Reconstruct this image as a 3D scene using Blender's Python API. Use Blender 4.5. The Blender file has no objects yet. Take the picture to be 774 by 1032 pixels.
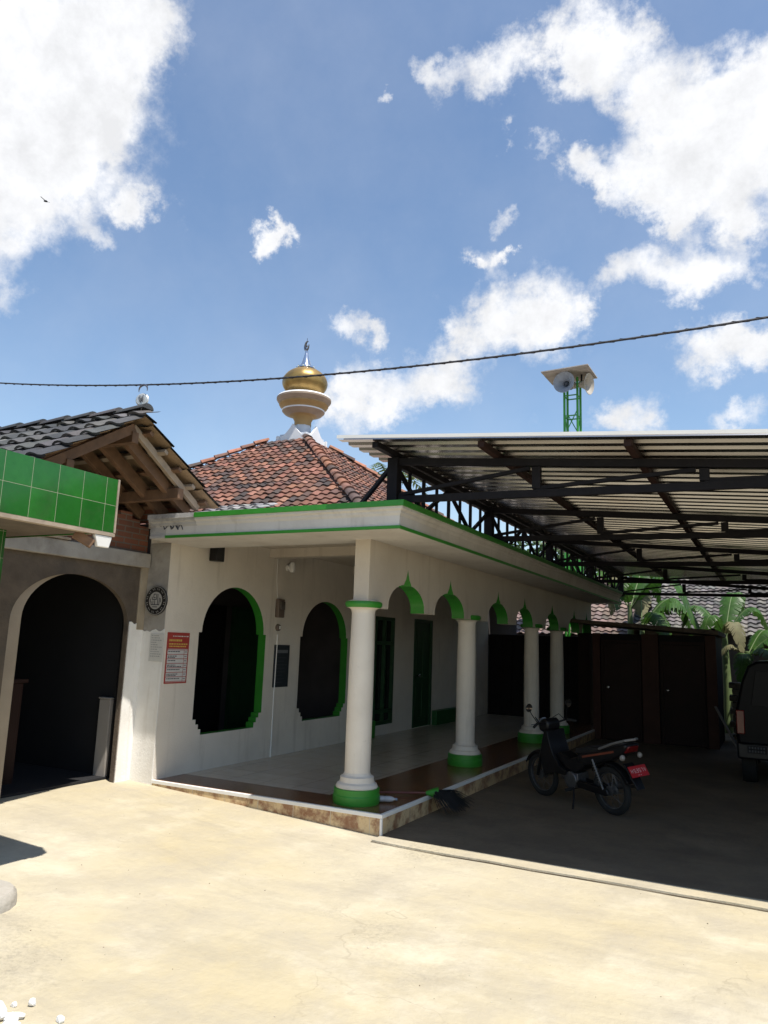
import bpy, bmesh, math, random
from mathutils import Vector, Matrix, Quaternion
from mathutils.geometry import tessellate_polygon
random.seed(7)
scene = bpy.context.scene
COL = scene.collection
R = math.radians

# ------------------------------------------------------------------ camera
cd = bpy.data.cameras.new('camera'); cam = bpy.data.objects.new('camera', cd); COL.objects.link(cam)
cd.sensor_fit = 'HORIZONTAL'; cd.sensor_width = 36.0; cd.lens = 35.18
cd.clip_start = 0.05; cd.clip_end = 3000
r_ = Vector((0.88944, 0.45573, 0.03477)); u_ = Vector((0.04798, -0.16875, 0.98449)); f_ = Vector((-0.45452, 0.87398, 0.17196))
cam.matrix_world = Matrix(((r_.x, u_.x, -f_.x, 0), (r_.y, u_.y, -f_.y, 0), (r_.z, u_.z, -f_.z, 1.65), (0, 0, 0, 1)))
scene.camera = cam

# ------------------------------------------------------------------ light
SUN = Vector((0.35, -0.17, 1.0)).normalized()
SUN_STRENGTH = 4.9
SKY_STRENGTH = 0.125
EXPOSURE = 0.42
ELEV = math.asin(SUN.z); AZ = math.atan2(SUN.x, SUN.y)
sd = bpy.data.lights.new('sun', 'SUN'); sd.energy = SUN_STRENGTH; sd.angle = R(0.5); sd.color = (1.0, 0.95, 0.87)
so = bpy.data.objects.new('sun', sd); COL.objects.link(so)
so.rotation_euler = SUN.to_track_quat('Z', 'Y').to_euler(); so.location = (0, 0, 30)

world = bpy.data.worlds.new('World'); scene.world = world; world.use_nodes = True
nt = world.node_tree; nt.nodes.clear()
def wn(t, **k):
    n = nt.nodes.new(t)
    for a, b in k.items(): setattr(n, a, b)
    return n
sky = wn('ShaderNodeTexSky', sky_type='NISHITA'); sky.sun_disc = False
sky.sun_elevation = ELEV; sky.sun_rotation = AZ; sky.altitude = 400; sky.air_density = 1.2; sky.dust_density = 0.35; sky.ozone_density = 1.8
tc = wn('ShaderNodeTexCoord')
nz = wn('ShaderNodeTexNoise'); nz.inputs['Scale'].default_value = 9.0; nz.inputs['Detail'].default_value = 6.0; nz.inputs['Roughness'].default_value = 0.62
nt.links.new(tc.outputs['Generated'], nz.inputs['Vector'])
sub = wn('ShaderNodeVectorMath', operation='SUBTRACT'); nt.links.new(nz.outputs['Color'], sub.inputs[0]); sub.inputs[1].default_value = (.5, .5, .5)
scl = wn('ShaderNodeVectorMath', operation='SCALE'); nt.links.new(sub.outputs[0], scl.inputs[0]); scl.inputs['Scale'].default_value = 0.10
add = wn('ShaderNodeVectorMath', operation='ADD'); nt.links.new(tc.outputs['Generated'], add.inputs[0]); nt.links.new(scl.outputs[0], add.inputs[1])
nzf = wn('ShaderNodeTexNoise'); nzf.inputs['Scale'].default_value = 38.0; nzf.inputs['Detail'].default_value = 7.0; nzf.inputs['Roughness'].default_value = 0.66
nt.links.new(tc.outputs['Generated'], nzf.inputs['Vector'])
sub2 = wn('ShaderNodeVectorMath', operation='SUBTRACT'); nt.links.new(nzf.outputs['Color'], sub2.inputs[0]); sub2.inputs[1].default_value = (.5, .5, .5)
scl2 = wn('ShaderNodeVectorMath', operation='SCALE'); nt.links.new(sub2.outputs[0], scl2.inputs[0]); scl2.inputs['Scale'].default_value = 0.050
add2 = wn('ShaderNodeVectorMath', operation='ADD'); nt.links.new(add.outputs[0], add2.inputs[0]); nt.links.new(scl2.outputs[0], add2.inputs[1])
# cumulus puffs: (direction, angular radius)
LOBES = [(-0.677,0.429,0.598,0.099),(-0.64,0.464,0.613,0.085),(-0.635,0.511,0.579,0.068),(-0.571,0.506,0.647,0.045),(-0.591,0.491,0.64,0.053),(-0.7,0.495,0.515,0.072),(-0.672,0.523,0.524,0.051),(-0.744,0.492,0.451,0.05),(-0.767,0.512,0.387,0.029),(-0.732,0.425,0.532,0.116),(-0.635,0.583,0.506,0.027),(-0.644,0.583,0.496,0.021),(-0.681,0.568,0.462,0.02),(-0.524,0.692,0.496,0.021),(-0.534,0.689,0.491,0.017),(-0.513,0.696,0.503,0.015),(-0.487,0.773,0.408,0.02),(-0.466,0.789,0.4,0.026),(-0.449,0.803,0.392,0.019),(-0.482,0.809,0.335,0.034),(-0.456,0.831,0.319,0.037),(-0.413,0.847,0.335,0.044),(-0.377,0.861,0.343,0.039),(-0.352,0.876,0.331,0.036),(-0.488,0.824,0.286,0.029),(-0.502,0.807,0.31,0.023),(-0.453,0.842,0.294,0.026),(-0.297,0.863,0.409,0.038),(-0.255,0.874,0.415,0.048),(-0.213,0.883,0.419,0.042),(-0.348,0.856,0.383,0.026),(-0.318,0.866,0.386,0.036),(-0.246,0.888,0.39,0.035),(-0.185,0.893,0.411,0.017),(-0.177,0.94,0.292,0.025),(-0.151,0.944,0.293,0.03),(-0.126,0.953,0.275,0.022),(-0.035,0.959,0.282,0.021),(-0.009,0.958,0.285,0.026),(-0.07,0.934,0.351,0.029),(-0.042,0.932,0.359,0.033),(-0.013,0.932,0.363,0.03),(0.01,0.931,0.365,0.029),(-0.151,0.88,0.451,0.022),(-0.117,0.883,0.455,0.031),(-0.079,0.89,0.448,0.04),(-0.042,0.895,0.445,0.035),(-0.012,0.897,0.442,0.025),(-0.076,0.904,0.421,0.021),(-0.292,0.835,0.466,0.021),(-0.306,0.83,0.466,0.012),(-0.277,0.84,0.467,0.011),(-0.326,0.682,0.655,0.017),(-0.315,0.699,0.642,0.021),(-0.283,0.71,0.645,0.027),(-0.253,0.726,0.64,0.027),(-0.223,0.724,0.653,0.034),(-0.199,0.719,0.666,0.031),(-0.168,0.727,0.666,0.037),(-0.142,0.732,0.667,0.039),(-0.121,0.757,0.642,0.037),(-0.189,0.746,0.639,0.025),(-0.159,0.759,0.632,0.027),(-0.092,0.743,0.663,0.023),(-0.078,0.781,0.62,0.041),(-0.061,0.808,0.586,0.046),(-0.033,0.825,0.564,0.05),(-0.011,0.806,0.592,0.045),(0.012,0.826,0.563,0.048),(-0.11,0.788,0.606,0.029),(-0.101,0.824,0.558,0.039),(-0.139,0.824,0.55,0.032),(-0.171,0.809,0.562,0.026),(-0.185,0.798,0.573,0.019),(-0.056,0.844,0.533,0.045),(-0.015,0.85,0.526,0.042),(-0.079,0.857,0.509,0.025),(-0.064,0.862,0.502,0.028),(-0.11,0.842,0.528,0.021),(-0.162,0.824,0.543,0.019),(-0.013,0.873,0.487,0.023),(0.002,0.876,0.481,0.025),(-0.259,0.766,0.589,0.011),(-0.215,0.781,0.587,0.016),(-0.272,0.816,0.51,0.015),(-0.37,0.681,0.631,0.009),(0.019,0.794,0.608,0.031),(0.044,0.841,0.539,0.064)]
prev = None
for x, y, z, r in LOBES:
    d = wn('ShaderNodeVectorMath', operation='DISTANCE'); nt.links.new(add2.outputs[0], d.inputs[0]); d.inputs[1].default_value = Vector((x, y, z)).normalized()
    m = wn('ShaderNodeMapRange'); m.interpolation_type = 'SMOOTHSTEP'
    nt.links.new(d.outputs['Value'], m.inputs[0])
    m.inputs[1].default_value = r * 1.62; m.inputs[2].default_value = r * 0.1; m.inputs[3].default_value = 0; m.inputs[4].default_value = 1
    if prev is None: prev = m.outputs[0]
    else:
        a = wn('ShaderNodeMath', operation='ADD'); nt.links.new(prev, a.inputs[0]); nt.links.new(m.outputs[0], a.inputs[1]); prev = a.outputs[0]
n2 = wn('ShaderNodeTexNoise'); n2.inputs['Scale'].default_value = 30.0; n2.inputs['Detail'].default_value = 10.0; n2.inputs['Roughness'].default_value = 0.68
nt.links.new(tc.outputs['Generated'], n2.inputs['Vector'])
n2m = wn('ShaderNodeMath', operation='MULTIPLY_ADD'); nt.links.new(n2.outputs[0], n2m.inputs[0]); n2m.inputs[1].default_value = 1.7; n2m.inputs[2].default_value = -0.90
lump = wn('ShaderNodeMath', operation='ADD'); nt.links.new(prev, lump.inputs[0]); nt.links.new(n2m.outputs[0], lump.inputs[1])
den = wn('ShaderNodeMapRange'); den.interpolation_type = 'SMOOTHSTEP'; nt.links.new(lump.outputs[0], den.inputs[0])
den.inputs[1].default_value = 0.05; den.inputs[2].default_value = 1.75
# thin high veil
n3 = wn('ShaderNodeTexNoise'); n3.inputs['Scale'].default_value = 3.2; n3.inputs['Detail'].default_value = 7.0; n3.inputs['Roughness'].default_value = 0.6
nt.links.new(tc.outputs['Generated'], n3.inputs['Vector'])
veil = wn('ShaderNodeMapRange'); nt.links.new(n3.outputs[0], veil.inputs[0])
veil.inputs[1].default_value = 0.42; veil.inputs[2].default_value = 0.75; veil.inputs[3].default_value = 0.0; veil.inputs[4].default_value = 0.12
mx = wn('ShaderNodeMath', operation='MAXIMUM'); nt.links.new(den.outputs[0], mx.inputs[0]); nt.links.new(veil.outputs[0], mx.inputs[1])
# cloud brightness: thick parts a little greyer, lit edges white
n4 = wn('ShaderNodeTexNoise'); n4.inputs['Scale'].default_value = 16.0; n4.inputs['Detail'].default_value = 9.0; n4.inputs['Roughness'].default_value = 0.65
nt.links.new(tc.outputs['Generated'], n4.inputs['Vector'])
cr = wn('ShaderNodeMapRange'); nt.links.new(n4.outputs[0], cr.inputs[0])
cr.inputs[1].default_value = 0.36; cr.inputs[2].default_value = 0.60; cr.inputs[3].default_value = 0.66; cr.inputs[4].default_value = 0.80
bgs = wn('ShaderNodeBackground'); bgs.inputs[1].default_value = SKY_STRENGTH; nt.links.new(sky.outputs[0], bgs.inputs[0])
bgc = wn('ShaderNodeBackground'); bgc.inputs[0].default_value = (0.965, 0.975, 1.0, 1); nt.links.new(cr.outputs[0], bgc.inputs[1])
mix = wn('ShaderNodeMixShader'); nt.links.new(mx.outputs[0], mix.inputs[0]); nt.links.new(bgs.outputs[0], mix.inputs[1]); nt.links.new(bgc.outputs[0], mix.inputs[2])
out = wn('ShaderNodeOutputWorld'); nt.links.new(mix.outputs[0], out.inputs[0])
world.cycles.sampling_method = 'MANUAL'; world.cycles.sample_map_resolution = 512

vs = scene.view_settings
vs.view_transform = 'Standard'; vs.look = 'None'; vs.gamma = 1.0; vs.use_curve_mapping = False; vs.exposure = EXPOSURE
scene.render.engine = 'CYCLES'
scene.cycles.max_bounces = 6; scene.cycles.diffuse_bounces = 2; scene.cycles.glossy_bounces = 3; scene.cycles.use_denoising = True

# ------------------------------------------------------------------ materials
MATS = {}
def mat(name, col, rough=0.7, var=0.15, scale=6.0, bump=0.0, bscale=40.0, metallic=0.0, dirt=None, dirt_amt=0.0, dscale=1.5, tint=False, spec=0.5, trans=0.0):
    """Principled with two octaves of value variation, optional dirt blotches and bump; noise follows world position."""
    if name in MATS: return MATS[name]
    m = bpy.data.materials.new(name); m.use_nodes = True; t = m.node_tree; N = t.nodes; Lk = t.links
    b = N['Principled BSDF']; b.inputs['Roughness'].default_value = rough; b.inputs['Metallic'].default_value = metallic
    b.inputs['Specular IOR Level'].default_value = spec
    g = N.new('ShaderNodeNewGeometry')
    n1 = N.new('ShaderNodeTexNoise'); n1.inputs['Scale'].default_value = scale; n1.inputs['Detail'].default_value = 5; Lk.new(g.outputs['Position'], n1.inputs['Vector'])
    mr = N.new('ShaderNodeMapRange'); Lk.new(n1.outputs[0], mr.inputs[0]); mr.inputs[1].default_value = .25; mr.inputs[2].default_value = .75
    mr.inputs[3].default_value = 1 - var; mr.inputs[4].default_value = 1 + var
    if tint:
        at = N.new('ShaderNodeAttribute'); at.attribute_name = 'tint'; src = at.outputs['Color']
    else:
        rgb = N.new('ShaderNodeRGB'); rgb.outputs[0].default_value = (*col, 1); src = rgb.outputs[0]
    mu = N.new('ShaderNodeVectorMath'); mu.operation = 'SCALE'; Lk.new(src, mu.inputs[0]); Lk.new(mr.outputs[0], mu.inputs['Scale'])
    cur = mu.outputs[0]
    if dirt is not None:
        n2 = N.new('ShaderNodeTexNoise'); n2.inputs['Scale'].default_value = dscale; n2.inputs['Detail'].default_value = 7; n2.inputs['Roughness'].default_value = .65
        Lk.new(g.outputs['Position'], n2.inputs['Vector'])
        m2 = N.new('ShaderNodeMapRange'); Lk.new(n2.outputs[0], m2.inputs[0]); m2.inputs[1].default_value = .48; m2.inputs[2].default_value = .75; m2.inputs[3].default_value = 0; m2.inputs[4].default_value = dirt_amt
        mc = N.new('ShaderNodeMix'); mc.data_type = 'RGBA'; Lk.new(m2.outputs[0], mc.inputs[0]); Lk.new(cur, mc.inputs[6]); mc.inputs[7].default_value = (*dirt, 1)
        cur = mc.outputs[2]
    if dirt is not None and rough == .75:
        mp = N.new('ShaderNodeMapping'); mp.inputs['Scale'].default_value = (7, 7, .55); Lk.new(g.outputs['Position'], mp.inputs['Vector'])
        ns = N.new('ShaderNodeTexNoise'); ns.inputs['Scale'].default_value = 1.4; ns.inputs['Detail'].default_value = 6; ns.inputs['Roughness'].default_value = .6; Lk.new(mp.outputs[0], ns.inputs['Vector'])
        m3 = N.new('ShaderNodeMapRange'); Lk.new(ns.outputs[0], m3.inputs[0]); m3.inputs[1].default_value = .56; m3.inputs[2].default_value = .76; m3.inputs[3].default_value = 0; m3.inputs[4].default_value = .45
        mc = N.new('ShaderNodeMix'); mc.data_type = 'RGBA'; Lk.new(m3.outputs[0], mc.inputs[0]); Lk.new(cur, mc.inputs[6]); mc.inputs[7].default_value = (*dirt, 1); cur = mc.outputs[2]
        ng = N.new('ShaderNodeTexNoise'); ng.inputs['Scale'].default_value = 30; ng.inputs['Detail'].default_value = 6; ng.inputs['Roughness'].default_value = .7; Lk.new(g.outputs['Position'], ng.inputs['Vector'])
        m4 = N.new('ShaderNodeMapRange'); Lk.new(ng.outputs[0], m4.inputs[0]); m4.inputs[1].default_value = .64; m4.inputs[2].default_value = .74; m4.inputs[3].default_value = 0; m4.inputs[4].default_value = .35
        mc = N.new('ShaderNodeMix'); mc.data_type = 'RGBA'; Lk.new(m4.outputs[0], mc.inputs[0]); Lk.new(cur, mc.inputs[6]); mc.inputs[7].default_value = (*[x * .5 for x in dirt], 1); cur = mc.outputs[2]
    Lk.new(cur, b.inputs['Base Color'])
    if bump:
        n3 = N.new('ShaderNodeTexNoise'); n3.inputs['Scale'].default_value = bscale; n3.inputs['Detail'].default_value = 4; Lk.new(g.outputs['Position'], n3.inputs['Vector'])
        bp = N.new('ShaderNodeBump'); bp.inputs['Strength'].default_value = bump; bp.inputs['Distance'].default_value = .01; Lk.new(n3.outputs[0], bp.inputs['Height']); Lk.new(bp.outputs[0], b.inputs['Normal'])
    if trans:
        tr = N.new('ShaderNodeBsdfTranslucent'); Lk.new(cur, tr.inputs[0]); ms = N.new('ShaderNodeMixShader'); ms.inputs[0].default_value = trans
        o = N['Material Output']; Lk.new(b.outputs[0], ms.inputs[1]); Lk.new(tr.outputs[0], ms.inputs[2]); Lk.new(ms.outputs[0], o.inputs[0])
    MATS[name] = m
    return m

WHITE = mat('white_paint', (.74, .675, .585), .75, .05, 3, .25, 60, dirt=(.42, .36, .29), dirt_amt=.30, dscale=1.3)
WHITEWASH = mat('fresh_whitewash', (.86, .83, .78), .75, .04, 3, .3, 50, dirt=(.55, .48, .40), dirt_amt=.3, dscale=2)
BEIGE = mat('cream_paint', (.60, .53, .44), .75, .06, 3, .25, 60, dirt=(.36, .29, .22), dirt_amt=.4)
GREEN = mat('green_paint', (.035, .24, .024), .45, .10, 8, .1, 60)
GREEND = mat('dark_green_paint', (.012, .10, .02), .5, .15, 8, .1)
CEMENT = mat('cement', (.36, .33, .29), .9, .2, 5, .5, 50, dirt=(.12, .10, .08), dirt_amt=.7, dscale=3)
CEMENT_D = mat('stained_cement', (.115, .088, .064), .9, .25, 7, .6, 40, dirt=(.07, .06, .05), dirt_amt=.8, dscale=2.5)
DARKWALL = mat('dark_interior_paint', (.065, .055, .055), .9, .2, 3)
BROWNPAINT = mat('brown_paint', (.022, .010, .008), .6, .2, 4, spec=.2)
BROWNLIGHT = mat('reddish_brown_paint', (.055, .024, .017), .6, .2, 4, spec=.2)
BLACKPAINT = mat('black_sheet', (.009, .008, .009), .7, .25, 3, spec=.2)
STEEL = mat('black_steel', (.009, .008, .010), .65, .3, 12, .15, spec=.2)
RUSTSTEEL = mat('brown_steel', (.028, .014, .012), .65, .3, 10, .15, spec=.2)
SHEET = mat('zinc_sheet', (.47, .45, .425), .27, .12, 2.0, metallic=1.0, dirt=(.30, .24, .18), dirt_amt=.5, dscale=.9)
TRIMW = mat('white_trim', (.82, .80, .76), .5, .04, 5)
WOOD = mat('brown_timber', (.16, .090, .050), .8, .3, 9, .4, 30)
WOODP = mat('pale_batten', (.34, .27, .20), .8, .2, 9, .3, 30)
TAN = mat('tile_underside', (.24, .165, .095), .85, .25, 7, .3, 40)
TILE_GREY = mat('charcoal_roof_tile', (.05, .05, .05), .6, .3, 9, .4, 60, tint=True)
TILE_RED = mat('clay_roof_tile', (.3, .12, .07), .85, .25, 14, .4, 60, tint=True)
GOLD = mat('gold_paint', (.33, .215, .07), .42, .22, 7, .10, metallic=.6, dirt=(.14, .09, .035), dirt_amt=.6, dscale=4)
OCHRE = mat('ochre_paint', (.36, .225, .085), .6, .1, 6)
PALEGREY = mat('pale_grey_paint', (.52, .54, .58), .6, .08, 6)
CHROME = mat('chrome', (.75, .75, .76), .16, .03, 6, metallic=1.0)
RUBBER = mat('rubber', (.012, .012, .012), .8, .2, 20)
BLACKPLASTIC = mat('black_plastic', (.007, .007, .008), .35, .2, 9, spec=.35)
ENGINE = mat('engine_metal', (.16, .16, .165), .45, .2, 20, metallic=.8)
MIRROR = mat('mirror_glass', (.7, .72, .75), .05, .0, 6, metallic=1.0)
REDPLATE = mat('red_plate', (.42, .012, .016), .4, .1, 10)
REDLENS = mat('red_lens', (.12, .006, .006), .15, .1, 10)
SILVER = mat('silver_plastic', (.22, .22, .22), .3, .05, 10, metallic=.4)
REDPRINT = mat('red_print', (.36, .045, .035), .6, .1, 20)
PAPER = mat('paper', (.58, .57, .55), .7, .05, 30)
INK = mat('ink', (.05, .05, .06), .7, .1, 20)
YELLOWINK = mat('yellow_ink', (.62, .42, .10), .7, .1, 20)
NAVY = mat('slate_print', (.018, .024, .03), .5, .1, 20)
LEAF = mat('banana_leaf', (.050, .125, .018), .45, .3, 6, .2, 30, trans=.35)
LEAFDRY = mat('dry_leaf', (.15, .14, .065), .7, .3, 6, .2, 30, trans=.2)
STALK = mat('banana_stalk', (.13, .18, .07), .6, .2, 8)
FOLIAGE = mat('tree_foliage', (.04, .085, .02), .6, .4, 3, tint=True, trans=.25)
BARK = mat('bark', (.10, .075, .05), .9, .3, 10, .6, 20)
ROCKW = mat('white_plaster_rubble', (.80, .79, .77), .9, .08, 20, .5, 60)
WIRE = mat('wire_rubber', (.02, .02, .024), .6, .1, 20)
BRISTLE = mat('black_bristle', (.010, .010, .010), .9, .3, 40)
HORN = mat('horn_grey', (.24, .27, .32), .5, .06, 10)
HOUSEWALL = mat('house_wall', (.10, .085, .07), .9, .2, 3)
STONE = mat('rough_stone', (.20, .165, .12), .95, .4, 6, 1.0, 15, dirt=(.05, .06, .03), dirt_amt=.6, dscale=4)

def nodes_of(name, rough=.6):
    m = bpy.data.materials.new(name); m.use_nodes = True; t = m.node_tree
    b = t.nodes['Principled BSDF']; b.inputs['Roughness'].default_value = rough
    g = t.nodes.new('ShaderNodeNewGeometry'); s = t.nodes.new('ShaderNodeSeparateXYZ'); t.links.new(g.outputs['Position'], s.inputs[0])
    return m, t, b, g, s
def M_(t, op, a, b=None, c=None):
    n = t.nodes.new('ShaderNodeMath'); n.operation = op
    for i, v in enumerate((a, b, c)):
        if v is None: continue
        if isinstance(v, (int, float)): n.inputs[i].default_value = v
        else: t.links.new(v, n.inputs[i])
    return n.outputs[0]
def MIX(t, f, a, b):
    n = t.nodes.new('ShaderNodeMix'); n.data_type = 'RGBA'
    for i, v in ((0, f), (6, a), (7, b)):
        if isinstance(v, tuple): n.inputs[i].default_value = (*v, 1) if len(v) == 3 else v
        elif isinstance(v, (int, float)): n.inputs[i].default_value = v
        else: t.links.new(v, n.inputs[i])
    return n.outputs[2]
def NOISE(t, g, scale, detail=5, rough=.55, lo=.3, hi=.7):
    n = t.nodes.new('ShaderNodeTexNoise'); n.inputs['Scale'].default_value = scale; n.inputs['Detail'].default_value = detail; n.inputs['Roughness'].default_value = rough
    t.links.new(g.outputs['Position'], n.inputs['Vector'])
    m = t.nodes.new('ShaderNodeMapRange'); t.links.new(n.outputs[0], m.inputs[0]); m.inputs[1].default_value = lo; m.inputs[2].default_value = hi
    return m.outputs[0]
def BUMP(t, b, h, s=.3, d=.01):
    n = t.nodes.new('ShaderNodeBump'); n.inputs['Strength'].default_value = s; n.inputs['Distance'].default_value = d
    t.links.new(h, n.inputs['Height']); t.links.new(n.outputs[0], b.inputs['Normal'])

def concrete_yard(name, a, b_, c, crack=.26):
    m, t, b, g, s = nodes_of(name, .85)
    n1 = NOISE(t, g, .45, 6, .6, .32, .68); n2 = NOISE(t, g, 1.7, 8, .68, .42, .72); n3 = NOISE(t, g, 16, 5, .6, .2, .8); n5 = NOISE(t, g, .9, 8, .7, .52, .66)
    mp = t.nodes.new('ShaderNodeMapping'); mp.inputs['Rotation'].default_value = (0, 0, .5); mp.inputs['Scale'].default_value = (.55, 2.6, 1); t.links.new(g.outputs['Position'], mp.inputs['Vector'])
    sn = t.nodes.new('ShaderNodeTexNoise'); sn.inputs['Scale'].default_value = 1.1; sn.inputs['Detail'].default_value = 8; sn.inputs['Roughness'].default_value = .7; sn.inputs['Distortion'].default_value = .6; t.links.new(mp.outputs[0], sn.inputs['Vector'])
    sm = t.nodes.new('ShaderNodeMapRange'); t.links.new(sn.outputs[0], sm.inputs[0]); sm.inputs[1].default_value = .50; sm.inputs[2].default_value = .72
    n6 = NOISE(t, g, .62, 5, .6, .55, .70); n7 = NOISE(t, g, 34, 6, .75, .45, .62)
    col = MIX(t, n1, a, b_); col = MIX(t, M_(t, 'MULTIPLY', n2, .75), col, c); col = MIX(t, M_(t, 'MULTIPLY', sm.outputs[0], .38), col, tuple(x * .72 for x in c))
    col = MIX(t, M_(t, 'MULTIPLY', M_(t, 'MULTIPLY', n6, n7), .55), col, tuple(x * .5 for x in c))
    col = MIX(t, M_(t, 'MULTIPLY', n5, .35), col, tuple(min(1, x * 1.35) for x in b_))
    col = MIX(t, M_(t, 'MULTIPLY', n3, .14), col, tuple(x * .45 for x in a))
    # hairline cracks: edges of a distorted cell pattern, kept only in places
    nd = t.nodes.new('ShaderNodeTexNoise'); nd.inputs['Scale'].default_value = 2.2; nd.inputs['Detail'].default_value = 6; t.links.new(g.outputs['Position'], nd.inputs['Vector'])
    sc = t.nodes.new('ShaderNodeVectorMath'); sc.operation = 'SCALE'; t.links.new(nd.outputs['Color'], sc.inputs[0]); sc.inputs['Scale'].default_value = .9
    ad = t.nodes.new('ShaderNodeVectorMath'); ad.operation = 'ADD'; t.links.new(g.outputs['Position'], ad.inputs[0]); t.links.new(sc.outputs[0], ad.inputs[1])
    v = t.nodes.new('ShaderNodeTexVoronoi'); v.feature = 'DISTANCE_TO_EDGE'; v.inputs['Scale'].default_value = .42; t.links.new(ad.outputs[0], v.inputs['Vector'])
    lt = t.nodes.new('ShaderNodeMapRange'); t.links.new(v.outputs['Distance'], lt.inputs[0]); lt.inputs[1].default_value = .005; lt.inputs[2].default_value = .0005; 
    gate = NOISE(t, g, .8, 3, .5, .5, .62)
    col = MIX(t, M_(t, 'MULTIPLY', M_(t, 'MULTIPLY', lt.outputs[0], gate), crack), col, (.12, .09, .06))
    t.links.new(col, b.inputs['Base Color'])
    BUMP(t, b, M_(t, 'ADD', n3, M_(t, 'MULTIPLY', n2, 1.5)), .35, .012)
    return m
YARD = concrete_yard('sandy_concrete', (.46, .385, .235), (.52, .47, .36), (.37, .33, .265))
SHADED_SLAB = concrete_yard('shade_toned_concrete', (.165, .122, .074), (.19, .145, .092), (.10, .072, .045), .2)  # yard concrete again, with the shade under the carport put into its colour
EARTH = mat('earth', (.16, .12, .075), .95, .3, 1.2, .5, 20, dirt=(.07, .09, .03), dirt_amt=.8, dscale=.6)

def floor_tiles():
    m, t, b, g, s = nodes_of('cream_floor_tiles', .22)
    bord = M_(t, 'MAXIMUM', M_(t, 'GREATER_THAN', s.outputs[0], -3.92), M_(t, 'LESS_THAN', s.outputs[1], 6.60))
    def grid(o, p): 
        fr = M_(t, 'FRACT', M_(t, 'DIVIDE', M_(t, 'ADD', o, 100 * p), p)); return M_(t, 'LESS_THAN', fr, .012)
    gl = M_(t, 'MAXIMUM', grid(s.outputs[0], .4), grid(s.outputs[1], .4))
    nb = NOISE(t, g, 9, 6, .7, .35, .65)
    c = MIX(t, bord, MIX(t, NOISE(t, g, 5), (.58, .49, .38), (.64, .55, .44)), MIX(t, nb, (.14, .055, .024), (.26, .12, .055)))
    c = MIX(t, gl, c, (.10, .08, .06)); t.links.new(c, b.inputs['Base Color']); return m
FLOORT = floor_tiles()
def marble():
    m, t, b, g, s = nodes_of('brown_marbled_tiles', .3)
    n = NOISE(t, g, 7, 7, .65, .44, .58); n2 = NOISE(t, g, 26, 4, .6)
    c = MIX(t, n, (.66, .48, .26), (.24, .09, .035)); c = MIX(t, M_(t, 'MULTIPLY', n2, .3), c, (.66, .54, .36))
    fr = M_(t, 'MAXIMUM', M_(t, 'LESS_THAN', M_(t, 'FRACT', M_(t, 'DIVIDE', M_(t, 'ADD', s.outputs[0], 100.02), .4)), .02), M_(t, 'LESS_THAN', M_(t, 'FRACT', M_(t, 'DIVIDE', M_(t, 'ADD', s.outputs[1], 100.1), .4)), .02))
    c = MIX(t, fr, c, (.55, .45, .33)); t.links.new(c, b.inputs['Base Color']); return m
MARBLE = marble()
def green_tiles():
    m, t, b, g, s = nodes_of('green_glazed_tiles', .16)
    p = .1905; gw = .014
    yy = M_(t, 'FRACT', M_(t, 'DIVIDE', M_(t, 'ADD', s.outputs[1], 20 * p - 3.537), p)); zz = M_(t, 'FRACT', M_(t, 'DIVIDE', M_(t, 'ADD', s.outputs[2], 3.72 - 2.32 + .002), .186))
    gl = M_(t, 'MAXIMUM', M_(t, 'LESS_THAN', yy, gw), M_(t, 'LESS_THAN', zz, gw))
    n = NOISE(t, g, 5, 6, .6); n2 = NOISE(t, g, 17, 4, .6, .35, .7)
    c = MIX(t, n, (.011, .095, .011), (.022, .15, .017)); c = MIX(t, M_(t, 'MULTIPLY', n2, .3), c, (.035, .18, .035))
    fl = t.nodes.new('ShaderNodeCombineXYZ'); t.links.new(M_(t, 'FLOOR', M_(t, 'DIVIDE', M_(t, 'ADD', s.outputs[1], 20 * p - 3.537), p)), fl.inputs[0]); t.links.new(M_(t, 'FLOOR', M_(t, 'DIVIDE', M_(t, 'ADD', s.outputs[2], 3.72 - 2.32 + .002), .186)), fl.inputs[1])
    wnz = t.nodes.new('ShaderNodeTexWhiteNoise'); t.links.new(fl.outputs[0], wnz.inputs['Vector'])
    c = MIX(t, M_(t, 'MULTIPLY', wnz.outputs['Value'], .55), c, (.010, .075, .012))
    c = MIX(t, M_(t, 'MULTIPLY', NOISE(t, g, 3, 8, .7, .5, .75), .5), c, (.06, .07, .04))
    c = MIX(t, gl, c, (.30, .30, .21)); t.links.new(c, b.inputs['Base Color'])
    t.links.new(MIX(t, gl, (.16, .16, .16), (.8, .8, .8)), b.inputs['Roughness'])
    BUMP(t, b, M_(t, 'SUBTRACT', M_(t, 'MULTIPLY', n, .25), gl), .3, .004); return m
GTILE = green_tiles()
def bricks():
    m, t, b, g, s = nodes_of('red_bricks', .9)
    cv = t.nodes.new('ShaderNodeCombineXYZ'); t.links.new(s.outputs[1], cv.inputs[0]); t.links.new(s.outputs[2], cv.inputs[1])
    br = t.nodes.new('ShaderNodeTexBrick'); t.links.new(cv.outputs[0], br.inputs['Vector'])
    br.inputs['Scale'].default_value = 1.0; br.inputs['Brick Width'].default_value = .21; br.inputs['Row Height'].default_value = .062; br.inputs['Mortar Size'].default_value = .008
    br.inputs['Color1'].default_value = (.30, .10, .05, 1); br.inputs['Color2'].default_value = (.18, .065, .04, 1); br.inputs['Mortar'].default_value = (.20, .16, .12, 1)
    n = NOISE(t, g, 12); c = MIX(t, M_(t, 'MULTIPLY', n, .45), br.outputs[0], (.14, .075, .05)); t.links.new(c, b.inputs['Base Color'])
    BUMP(t, b, M_(t, 'SUBTRACT', M_(t, 'MULTIPLY', n, .4), br.outputs['Fac']), .8, .012); return m
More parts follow.
